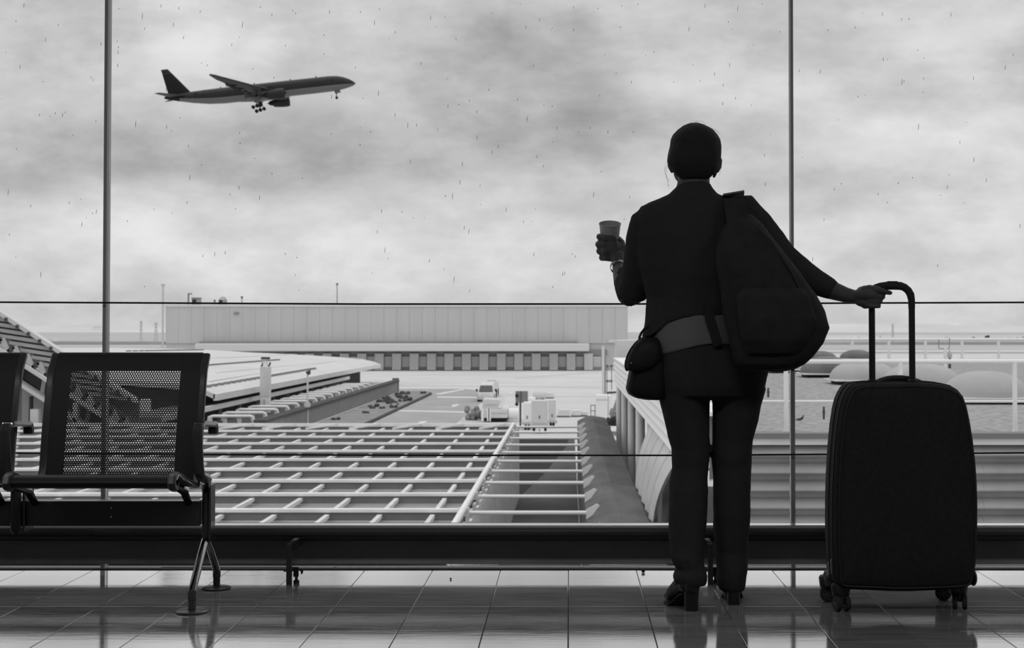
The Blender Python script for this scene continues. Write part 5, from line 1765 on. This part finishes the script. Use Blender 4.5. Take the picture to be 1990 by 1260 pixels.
# --- jacket
mb = MB()
JR = [(356, 1321, 1376, 5.245, 0.052), (361, 1317.5, 1380.5, 5.245, 0.060), (370, 1307, 1386, 5.245, 0.070), (378, 1299, 1394, 5.25, 0.080), (385, 1283, 1412, 5.255, 0.090), (393, 1262, 1436, 5.26, 0.100), (402, 1244, 1455, 5.265, 0.110), (420, 1236, 1466, 5.265, 0.120), (460, 1232, 1476, 5.265, 0.132), (520, 1240, 1478, 5.265, 0.135), (580, 1257, 1478, 5.265, 0.130), (612, 1254, 1477, 5.265, 0.130)]
rings = [pring(*r, n=32, e=0.92) for r in JR]
def hem(v0, f, n=32):
    r = pring(v0, 1247 + 6 * (1 - f), 1476, 5.265, 0.132, n, 0.92)
    top = pring(612, 1254, 1477, 5.265, 0.130, n, 0.92)
    out = []
    for j in range(n):
        a = 2 * math.pi * j / n
        ca, sa = math.cos(a), math.sin(a)
        # lifted at the back, hanging low at the left side and at the front
        lift = max(0.0, min(1.0, (ca + 0.93) / 0.55)) if sa < 0 else max(0.0, -0.2 + 0.3 * ca)
        lift = lift * lift * (3 - 2 * lift)
        out.append(top[j] + (r[j] - top[j]) * (1 - lift) * f + Vector((0, 0, -0.002 * f)))
    return out
rings.append(hem(657, 0.5))
rings.append(hem(657, 1.0))
mb.loft(rings)
# collar
mb.loft([pring(v, a, b, 5.243, r, 28) for (v, a, b, r) in ((388, 1296, 1400, 0.085), (378, 1300, 1394, 0.078), (366, 1312, 1384, 0.069), (359, 1317, 1380.5, 0.062), (355, 1322, 1376, 0.055))])
# left sleeve, bent at the elbow, pushed up the forearm
ptube(mb, [(1275, 425, 5.26, 34), (1256, 437, 5.27, 34), (1246, 470, 5.29, 31), (1241, 510, 5.31, 30), (1236, 545, 5.33, 30), (1231, 566, 5.345, 31), (1226, 568, 5.365, 29), (1219, 556, 5.41, 25), (1212.5, 540, 5.46, 19), (1211.5, 534, 5.48, 16.5)], 18)
# right sleeve reaching to the handle
ptube(mb, [(1425, 410, 5.265, 30), (1446, 407, 5.265, 31), (1466, 432, 5.26, 32), (1494, 470, 5.255, 33), (1519, 503, 5.25, 32.5), (1548, 525, 5.245, 30), (1585, 549, 5.23, 25), (1611, 561, 5.22, 20.5), (1614, 562.5, 5.22, 20)], 18)
jm = mb.remesh(0.0055, 3, wrinkle(0.0022, 16))
jo = jm.build('jacket', M['cloth'], person, smooth=True, angle=180, fix=False)
# --- white shirt tail below the jacket
def shirt_ring(v, lowfac, n=36):
    base = pring(v, 1260.5, 1484, 5.265, 0.139, n, 0.94)
    out = []
    for j in range(n):
        a = 2 * math.pi * j / n
        ca = math.cos(a)
        dz = -0.046 * max(0.0, min(1.0, (-ca - 0.05) / 0.9)) * lowfac
        out.append(base[j] + Vector((0, 0, dz)))
    return out
top = pring(604, 1262, 1470, 5.265, 0.1255, 36, 0.92)
sm = MB()
sm.loft([top, pring(622, 1262, 1472, 5.265, 0.127, 36, 0.92), shirt_ring(645, 0.4), shirt_ring(664, 0.9), shirt_ring(668, 1.0)], cap=False)
k_ = len(sm.v)
sh = sm.build('shirt', M['shirt'], person, smooth=True, angle=60)
so = sh.modifiers.new('cloth', 'SOLIDIFY')
so.thickness = 0.003
so.offset = -1
# --- trousers
mb = MB()
mb.loft([pring(v, a, b, y, r, 32, 0.95) for (v, a, b, y, r) in ((655, 1268, 1476, 5.265, 0.128), (690, 1264, 1490, 5.26, 0.137), (720, 1265, 1493, 5.26, 0.142), (750, 1271, 1487, 5.26, 0.138), (768, 1276, 1483, 5.26, 0.125), (776, 1284, 1476, 5.26, 0.10))])
LL = [(755, 1276, 1384, 5.262), (783, 1282, 1379, 5.262), (812, 1290, 1378.5, 5.265), (847, 1297, 1378.8, 5.268), (871, 1304.5, 1380, 5.27), (890, 1305.5, 1379, 5.27), (910, 1305.5, 1377, 5.27), (925, 1303, 1375, 5.268), (935, 1301.5, 1374.5, 5.266), (955, 1301, 1376, 5.262), (984, 1300.5, 1374.5, 5.258), (1014, 1299.5, 1373, 5.255), (1040, 1299.5, 1370.5, 5.25), (1066, 1301.5, 1368, 5.243), (1083, 1303.5, 1366.5, 5.24), (1097, 1308, 1368, 5.238), (1106, 1315, 1371, 5.236), (1112, 1310.5, 1373, 5.236), (1120, 1308, 1374, 5.236), (1128, 1309.5, 1374, 5.236), (1136, 1314, 1372, 5.236)]
RL = [(755, 1380, 1488, 5.265), (783, 1384.5, 1480, 5.268), (812, 1385, 1474.5, 5.275), (856, 1384, 1463, 5.29), (886, 1382, 1460.5, 5.295), (905, 1383.5, 1460, 5.298), (935, 1386, 1459, 5.30), (960, 1386, 1458.5, 5.305), (1004, 1386, 1458, 5.315), (1030, 1386.5, 1456, 5.325), (1048, 1388, 1454.5, 5.33), (1073, 1390, 1453, 5.34), (1107, 1392.5, 1452, 5.345), (1125, 1391.5, 1450.5, 5.348), (1140, 1395, 1448.5, 5.348), (1147, 1399, 1446, 5.348)]
for L in (LL, RL):
    mb.loft([pring(v, a, b, y, (b - a) / 2 * y / F * (1.12 if v < 900 else 1.05 if v < 1080 else 1.25), 26, 0.95) for (v, a, b, y) in L])
tm = mb.remesh(0.005, 2, wrinkle(0.0018, 22, 0.8))
tm.build('trousers', M['denim'], person, smooth=True, angle=180, fix=False)


# --- ankle boots with block heels
def boot(heel_px, toe, yheel, hx0, hx1, ankle_u, av):
    h0, h1 = wx(hx0, yheel), wx(hx1, yheel)
    hc = Vector(((h0 + h1) / 2, yheel, 0))
    t = Vector(toe)
    d = (t - hc)
    d.z = 0
    ln = d.length
    d.normalize()
    sd = Vector((d.y, -d.x, 0))
    HH = 0.062
    mb = MB()
    sec = []
    for (f, w, zb, zt) in ((-0.10, 0.026, HH, HH + 0.055), (0.06, 0.033, HH - 0.002, HH + 0.105), (0.25, 0.034, HH - 0.012, HH + 0.095), (0.45, 0.035, 0.034, 0.105), (0.65, 0.040, 0.012, 0.074), (0.82, 0.036, 0.010, 0.052), (0.94, 0.025, 0.012, 0.040), (1.0, 0.008, 0.016, 0.030)):
        c = hc + d * (ln * f)
        ring = []
        for j in range(16):
            a = 2 * math.pi * j / 16
            ca, sa = math.cos(a), math.sin(a)
            sa = math.copysign(abs(sa) ** 0.8, sa)
            ring.append(c + sd * (w * math.copysign(abs(ca) ** 0.8, ca)) + Vector((0, 0, (zb + zt) / 2 + (zt - zb) / 2 * sa)))
        sec.append(ring)
    mb.loft(sec)
    ac = at(ankle_u, av, yheel + 0.05)
    mb.tube([hc + d * (ln * 0.12) + Vector((0, 0, HH + 0.03)), Vector((ac.x, ac.y, ac.z))], [0.040, 0.036], 16, True)
    m_ = mb.remesh(0.004, 2)
    bo_ = m_.build('boot', M['boot'], person, smooth=True, angle=180, fix=False)
    hw = (h1 - h0) / 2
    hb = MB()
    rr = []
    for (z, k) in ((0.0, 0.98), (0.004, 1.0), (0.03, 0.96), (HH + 0.008, 1.06)):
        rr.append([hc + Vector((0, 0.012, 0)) + Vector((hw * k * math.copysign(abs(math.cos(2 * math.pi * j / 20)) ** 0.55, math.cos(2 * math.pi * j / 20)), 0.026 * k * math.copysign(abs(math.sin(2 * math.pi * j / 20)) ** 0.7, math.sin(2 * math.pi * j / 20)), z)) for j in range(20)])
    hb.loft(rr).build('heel', M['boot'], bo_, smooth=True, angle=40)
    so_ = MB()
    sole = []
    for (f, w, z) in ((0.12, 0.028, HH - 0.002), (0.30, 0.030, HH - 0.016), (0.48, 0.034, 0.022), (0.62, 0.040, 0.006), (0.82, 0.037, 0.005), (0.95, 0.024, 0.007), (1.01, 0.008, 0.012)):
        c = hc + d * (ln * f)
        sole.append([c + sd * w + Vector((0, 0, z)), c - sd * w + Vector((0, 0, z)), c - sd * w + Vector((0, 0, z - 0.005)), c + sd * w + Vector((0, 0, z - 0.005))])
    so_.loft(sole).build('sole', M['rubber'], bo_, smooth=True, angle=40)


boot(None, (at(1300, 1166, 5.36).x, 5.36, 0), 5.19, 1328.5, 1357, 1341, 1120)
boot(None, (at(1421, 1160, 5.53).x, 5.53, 0), 5.31, 1412, 1437.5, 1421, 1130)

# --- wristwatch on the left wrist
c = at(1201, 519, 5.533)
ax = (at(1204, 512, 5.55) - at(1208, 532, 5.49)).normalized()
ref = ax.cross(Vector((0, 1, 0))).normalized()
ref2 = ax.cross(ref)
mb = MB()
mb.loft([[c + ax * h + (ref * math.cos(2 * math.pi * j / 24) * 0.0285 + ref2 * math.sin(2 * math.pi * j / 24) * 0.0275) * k for j in range(24)] for (h, k) in ((-0.009, 0.97), (-0.007, 1.03), (0.007, 1.03), (0.009, 0.97))], cap=False)
wt = mb.build('wristwatch', M['watch'], person, smooth=True, angle=50)
mb = MB()
w0 = at(1192.5, 520, 5.545)
mb.lathe([(0.002, -0.004), (0.014, -0.004), (0.015, 0.0), (0.013, 0.004), (0.002, 0.004)], w0, 'X', 18)
mb.build('watch_case', M['watch'], wt, smooth=True)

# ================================================================== THINGS CARRIED
# paper cup
ct, cb_ = at(1185.3, 432.5, CY_ - 0.012), at(1184.5, 497, CY_ + 0.008)
axc = (ct - cb_).normalized()
r1 = axc.cross(Vector((0, 1, 0))).normalized()
r2 = axc.cross(r1).normalized()
H_ = (ct - cb_).length
axc = (axc + Vector((0.0, -0.20, 0))).normalized()
r1 = axc.cross(Vector((0, 1, 0))).normalized()
r2 = r1.cross(axc).normalized()


def cring(h, r, n=36):
    return [cb_ + Vector((0, 0.012, 0)) + axc * h + (r1 * math.cos(2 * math.pi * j / n) + r2 * math.sin(2 * math.pi * j / n)) * r for j in range(n)]


RT, RBt = 0.0405, 0.0275
cup = MB().loft([cring(0.0, RBt * 0.9), cring(0.002, RBt), cring(H_ * 0.5, (RT + RBt) / 2), cring(H_, RT), cring(H_, RT - 0.001), cring(H_ * 0.5, (RT + RBt) / 2 - 0.001), cring(0.008, RBt - 0.001)]).build('paper_cup', M['cup'], loc=cb_, smooth=True, angle=50, label='pale paper cup held up in the left hand against the sky', cat='cup')
rim = []
for (dr, dh) in ((0.0, 0.0016), (0.0016, 0.0008), (0.0018, -0.0010), (0.0, -0.0022), (-0.001, 0.0)):
    rim.append(cring(H_ + dh, RT + dr))
rim.append(rim[0])
MB().loft(rim, cap=False).build('rim', M['cup'], cup, smooth=True, angle=80)

# backpack slung over the right shoulder
pack = thing('backpack', at(1495, 722, 5.05), 'big dark soft backpack hanging from the right shoulder down to the hip', 'backpack')
mb = MB()
BP = [(418, 1430, 1462, 5.115, 0.03), (436, 1408, 1482, 5.095, 0.055), (460, 1396, 1499, 5.075, 0.075), (490, 1390, 1521, 5.055, 0.09), (520, 1392, 1546, 5.045, 0.10), (545, 1396, 1565, 5.045, 0.105), (575, 1400, 1587, 5.045, 0.11), (605, 1404, 1604, 5.045, 0.115), (638, 1411, 1612.5, 5.045, 0.115), (668, 1418, 1600, 5.045, 0.112), (692, 1424, 1581, 5.045, 0.105), (708, 1430, 1563, 5.045, 0.092), (717, 1440, 1545, 5.05, 0.075), (721.5, 1458, 1520, 5.05, 0.05)]
mb.loft([pring(*r, n=30, e=0.85) for r in BP])
pm = mb.remesh(0.006, 3, wrinkle(0.0035, 11))
pm.build('bag_body', M['bagcloth'], pack, smooth=True, angle=180, fix=False)
mb = MB()
mb.loft([pring(v, a, b, y, r, n=24, e=0.8) for (v, a, b, y, r) in ((560, 1440, 1560, 4.955, 0.03), (575, 1432, 1572, 4.945, 0.04), (620, 1434, 1586, 4.935, 0.045), (660, 1440, 1574, 4.94, 0.042), (688, 1452, 1552, 4.955, 0.03))])
mb.remesh(0.006, 2).build('front_pocket', M['bagcloth'], pack, smooth=True, angle=180, fix=False)
# straps: flat webbing over the shoulder and the loose one down the back
def strap(pts, w, t_, name, tilt=0.0):
    P = [at(*p) for p in pts]
    rings = []
    for i in range(len(P)):
        tg = (P[min(len(P) - 1, i + 1)] - P[max(0, i - 1)]).normalized()
        sx_ = tg.cross(Vector((0, 1, 0)))
        if sx_.length < 0.3:
            sx_ = Vector((1, 0, tilt))
        sx_.normalize()
        nn = sx_.cross(tg).normalized()
        rings.append([P[i] + sx_ * (w / 2 * a) + nn * (t_ / 2 * b) for a, b in ((-1, -1), (1, -1), (1, 1), (-1, 1))])
    return MB().loft(rings).build(name, M['bagcloth'], pack, bevel=0.001)
strap([(1436, 448, 5.04), (1431, 415, 5.085), (1427, 388, 5.13), (1425, 379, 5.19), (1426, 375.5, 5.25), (1426, 380, 5.33), (1424, 410, 5.40), (1424, 480, 5.42)], 0.075, 0.009, 'shoulder_strap', 0.17)
strap([(1376, 590, 5.115), (1380, 620, 5.112), (1389, 648, 5.11), (1396, 672, 5.11)], 0.033, 0.006, 'loose_strap')
MB().tube([at(1470, 440, 4.99), at(1500, 470, 4.975), at(1536, 525, 4.955), at(1563, 580, 4.945), at(1580, 640, 4.95), at(1565, 680, 4.965)], 0.0035, 6).build('zip', M['rubber'], pack, smooth=True)

# small handbag at the left hip
hb = thing('handbag', at(1250, 778, 5.22), 'small dark leather handbag with a beaded flap edge at the left hip', 'handbag')
mb = MB()
mb.loft([pring(v, a, b, 5.215, r, n=26, e=0.85) for (v, a, b, r) in ((656, 1242, 1284, 0.03), (666, 1236, 1292, 0.042), (690, 1229, 1296, 0.05), (715, 1223, 1298, 0.056), (740, 1218, 1298, 0.058), (756, 1215.5, 1297, 0.056), (766, 1220, 1294, 0.05), (773, 1232, 1290, 0.042), (777.5, 1252, 1284, 0.028))])
mb.remesh(0.0045, 2, wrinkle(0.0012, 25)).build('pouch', M['leather'], hb, smooth=True, angle=180, fix=False)
mb = MB()
mb.loft([pring(v, a, b, 5.17, r, n=24, e=0.9) for (v, a, b, r) in ((658, 1243, 1275, 0.02), (668, 1233, 1284, 0.032), (685, 1222.5, 1288, 0.038), (700, 1216.5, 1286, 0.040), (712, 1215, 1276, 0.038), (719, 1217.5, 1262, 0.030), (722, 1222, 1246, 0.02))])
fl = mb.remesh(0.0045, 2).build('flap', M['leather'], hb, smooth=True, angle=180, fix=False)
edge = [(1243, 660), (1238, 664), (1234, 668), (1230, 673), (1226.5, 678), (1223.5, 683), (1221, 688), (1219, 693), (1217.3, 698), (1216, 703), (1215.3, 708), (1215.3, 713), (1216.5, 718), (1220, 722)]
for i in range(len(edge) - 1):
    for f in (0.0, 0.5):
        u = edge[i][0] + (edge[i + 1][0] - edge[i][0]) * f
        v = edge[i][1] + (edge[i + 1][1] - edge[i][1]) * f
        MB().ell(at(u, v, 5.165), 0.0036, 0.0036, 0.0036, 8, 6).build('bead', M['leather'], fl, smooth=True)
MB().tube([at(1242, 668, 5.19), at(1243, 655, 5.19), at(1246, 648, 5.195), at(1252, 640, 5.21), at(1262, 632, 5.22), at(1272, 622, 5.225)], 0.0045, 8).build('shoulder_cord', M['leather'], hb, smooth=True)
MB().tube([at(1256, 660, 5.19), at(1254, 654, 5.192), at(1249, 651, 5.195)], 0.0035, 8).build('cord_loop', M['leather'], hb, smooth=True)
MB().ell(at(1227, 706, 5.135), 0.003, 0.002, 0.003, 8, 6).build('stud', M['steel'], fl, smooth=True)
MB().tube([at(1229, 722, 5.155), at(1225, 738, 5.155), at(1221, 752, 5.155)], 0.0022, 6).build('seam_piping', M['case_trim'], hb, smooth=True)

# ================================================================== THE SUITCASE
S0, S1 = 5.13, 5.375           # near and far face
case = thing('suitcase', (at(1750, 1188, 5.2).x, 5.25, 0), 'large black soft trolley suitcase with a raised telescopic handle, standing on four wheels', 'suitcase')
RO = [(1749, 744), (1790, 743), (1807, 744), (1832, 747), (1848, 749.5), (1864, 759), (1874.5, 773), (1879, 786), (1886, 819), (1892, 854), (1897, 897), (1900, 940), (1901, 975), (1901, 1019), (1900, 1060), (1898, 1105), (1893, 1128), (1889, 1140), (1880, 1145.5), (1850, 1147), (1819, 1147.5), (1768, 1150.4), (1734, 1150), (1703, 1147.5), (1660, 1146)]
LO = [(1632, 1147), (1622, 1143), (1613, 1134), (1607, 1120), (1604.5, 1095), (1603, 1060), (1602.5, 1019), (1602.5, 977), (1604, 930), (1606.5, 879), (1611.5, 823), (1616, 797), (1620, 778), (1625.5, 765), (1634, 755), (1644, 749.5), (1662, 745.5), (1683, 743.8), (1715, 743.5)]
out = [at(u, v, S0 + 0.03) for u, v in RO]
# the left outline is the far edge of the case
for (u, v) in LO:
    p = at(u, v, S1 - 0.03) if 1604 < u < 1e9 and v < 1130 and u < 1640 else None
    if p is None:
        f = 0.5 if u < 1660 else 0.2
        if u < 1606:
            f = 1.0
        p = at(u, v, S0 + 0.03 + (S1 - S0 - 0.06) * f)
    q = at(u, v, S0 + 0.03)
    out.append(Vector((p.x, 0, q.z)))
cen = Vector((sum(p.x for p in out) / len(out), 0, sum(p.z for p in out) / len(out)))
# smooth the closed outline a little
o2 = [Vector((p.x, 0, p.z)) for p in out]
for _ in range(1):
    o2 = [(o2[i - 1] + o2[i] * 2 + o2[(i + 1) % len(o2)]) / 4 for i in range(len(o2))]


def case_ring(y, inset):
    r = []
    n = len(o2)
    for i in range(n):
        t_ = (o2[(i + 1) % n] - o2[i - 1]).normalized()
        nn = Vector((t_.z, 0, -t_.x))
        if nn.dot(cen - o2[i]) < 0:
            nn = -nn
        p = o2[i] + nn * inset
        r.append(Vector((p.x, y, p.z)))
    return r


def flat_ring(y, f):
    return [Vector((cen.x + (p.x - cen.x) * f, y, cen.z + (p.z - cen.z) * f)) for p in o2]


mb = MB()
mb.loft([flat_ring(S0 - 0.012, 0.3), flat_ring(S0 - 0.008, 0.72), case_ring(S0, 0.030), case_ring(S0 + 0.006, 0.016), case_ring(S0 + 0.020, 0.006), case_ring(S0 + 0.045, 0.0), case_ring(S0 + 0.10, 0.0), case_ring(S0 + 0.15, -0.001), case_ring(S0 + 0.21, 0.0), case_ring(S1 - 0.02, 0.006), case_ring(S1 - 0.004, 0.02), flat_ring(S1, 0.85)])
mb.build('shell', M['case'], case, smooth=True, angle=60)
for (y, ins, nm) in ((S0 + 0.006, 0.0145, 'piping'), (S0 + 0.055, -0.0015, 'zip_track'), (S0 + 0.13, -0.002, 'zip_track')):
    r = case_ring(y, ins)
    r = r + [r[0], r[1]]
    MB().tube(r, 0.0028, 6).build(nm, M['case_trim'], case, smooth=True)
# zip pulls on the left side
for (u, v) in ((1611, 1092), (1617, 1087)):
    p = at(u, v, S0 + 0.05)
    MB().tube([p + Vector((-0.004, -0.01, 0)), p + Vector((-0.006, -0.016, -0.006)), p + Vector((-0.005, -0.014, -0.05))], [0.003, 0.003, 0.002], 6).build('zip_pull', M['steel'], case, smooth=True)
# carrying handle on the top
hp = [(1690, 745), (1699, 740), (1710, 734.5), (1724, 730.5), (1738, 729), (1752, 729), (1768, 731), (1782, 735.5), (1793, 740), (1803, 745)]
rings = []
for (u, v) in hp:
    c = at(u, v + 6.5, S0 + 0.11)
    e = 1.0 if 1695 < u < 1798 else 0.5
    rings.append([c + Vector((0, 0.016 * a * e, 0.011 * b * e)) for a, b in ((-1, -0.6), (-0.6, -1), (0.6, -1), (1, -0.6), (1, 0.6), (0.6, 1), (-0.6, 1), (-1, 0.6))])
MB().loft(rings).build('top_handle', M['case_trim'], case, smooth=True, angle=60)
# telescopic handle, its tubes rooted inside the case
TY_ = HY
for (ut, ub, vt) in ((1694, 1695.3, 566), (1771.7, 1773.2, 585)):
    a, b = at(ub, 770, TY_), at(ut, vt, TY_)
    tb = MB().tube([a, b], 6.3 * TY_ / F, 14, flat=1.0).build('handle_tube', M['case_trim'], case, smooth=True)
    MB().lathe([(0.0135, 0), (0.0165, 0.004), (0.0165, 0.012), (0.0128, 0.016)], (at(ub, 745, TY_).x, TY_, at(ub, 746, TY_).z), 'Z', 16).build('collar', M['case_trim'], tb, smooth=True)
gpts = [(1694, 570), (1696, 563), (1701, 560), (1710, 557.5), (1722, 555.8), (1736, 555.4), (1750, 556), (1758, 559), (1765, 565), (1769.5, 573), (1771.5, 584), (1771.8, 600)]
MB().tube([at(u, v, TY_) for u, v in gpts], [6.8 * TY_ / F, 7.0 * TY_ / F, 7.2 * TY_ / F] + [8.0 * TY_ / F] * 4 + [7.6 * TY_ / F] * 3 + [6.8 * TY_ / F, 6.5 * TY_ / F], 16).build('grip', M['rubber'], case, smooth=True)
bx = [at(1724, 548, TY_), at(1744, 548, TY_)]
MB().box(bx[0].x, bx[1].x, TY_ - 0.007, TY_ + 0.007, bx[0].z - 0.004, bx[0].z + 0.0025).build('release_button', M['case_trim'], case, bevel=0.0015)
# corner guards and spinner wheels
for (u, v, yy, yaw) in ((1636, 1188.5, None, 15), (1865, 1184.5, None, -12), (1609, 1168.5, None, 80), (1834, 1166.5, None, 70)):
    p = atz(u, v, 0.0)
    p.z = 0
    wheelr = 0.027 if v > 1175 else 0.0285
    ya_w = math.radians(yaw)
    axd = Vector((math.cos(ya_w), math.sin(ya_w), 0))
    fwd = Vector((-math.sin(ya_w), math.cos(ya_w), 0))
    near = v > 1175
    top = Vector((p.x, p.y + (0.02 if near else -0.01), 0))
    hs = MB()
    zt = 0.085
    hs.loft([[top + Vector((0.030 * math.cos(2 * math.pi * j / 18), 0.030 * math.sin(2 * math.pi * j / 18), 0)) * k + Vector((0, 0, z)) for j in range(18)] for (z, k) in ((0.046, 0.75), (0.052, 1.0), (0.066, 1.08), (zt, 1.15), (zt + 0.008, 1.0))])
    h_ = hs.build('wheel_mount', M['case_trim'], case, smooth=True, angle=50)
    fk = MB().tube([top + Vector((0, 0, 0.056)), p + Vector((0, 0, 0.045)), p + Vector((0, 0, wheelr))], [0.016, 0.013, 0.009], 10)
    fk.build('wheel_fork', M['case_trim'], h_, smooth=True)
    offs = (-0.0165, 0.0165)
    for of in offs:
        c = p + axd * of + Vector((0, 0, wheelr))
        def wring(h, r, n=24):
            return [c + axd * h + (fwd * math.cos(2 * math.pi * j / n) + Vector((0, 0, 1)) * math.sin(2 * math.pi * j / n)) * r for j in range(n)]
        MB().loft([wring(-0.0075, wheelr * 0.80), wring(-0.0075, wheelr * 0.93), wring(-0.004, wheelr), wring(0.004, wheelr), wring(0.0075, wheelr * 0.93), wring(0.0075, wheelr * 0.80)]).build('caster_wheel', M['rubber'], h_, smooth=True)
        hub = MB()
        hub.loft([wring(-0.0085, wheelr * 0.3), wring(-0.0085, wheelr * 0.16), wring(0.0085, wheelr * 0.16), wring(0.0085, wheelr * 0.3)])
        for q in range(7):
            a = 2 * math.pi * q / 7
            dd = fwd * math.cos(a) + Vector((0, 0, 1)) * math.sin(a)
            hub.bar(c + dd * wheelr * 0.15, c + dd * wheelr * 0.84, 0.0035, 0.0172, up=axd)
        hub.build('wheel_hub', M['wheel'], h_)
for (u, v, y) in ((1890, 1122, S0 + 0.06), (1607, 1124, S1 - 0.04)):
    p = at(u, v, y)
    MB().ell(p, 0.012, 0.045, 0.030, 12, 8).build('corner_guard', M['case_trim'], case, smooth=True)
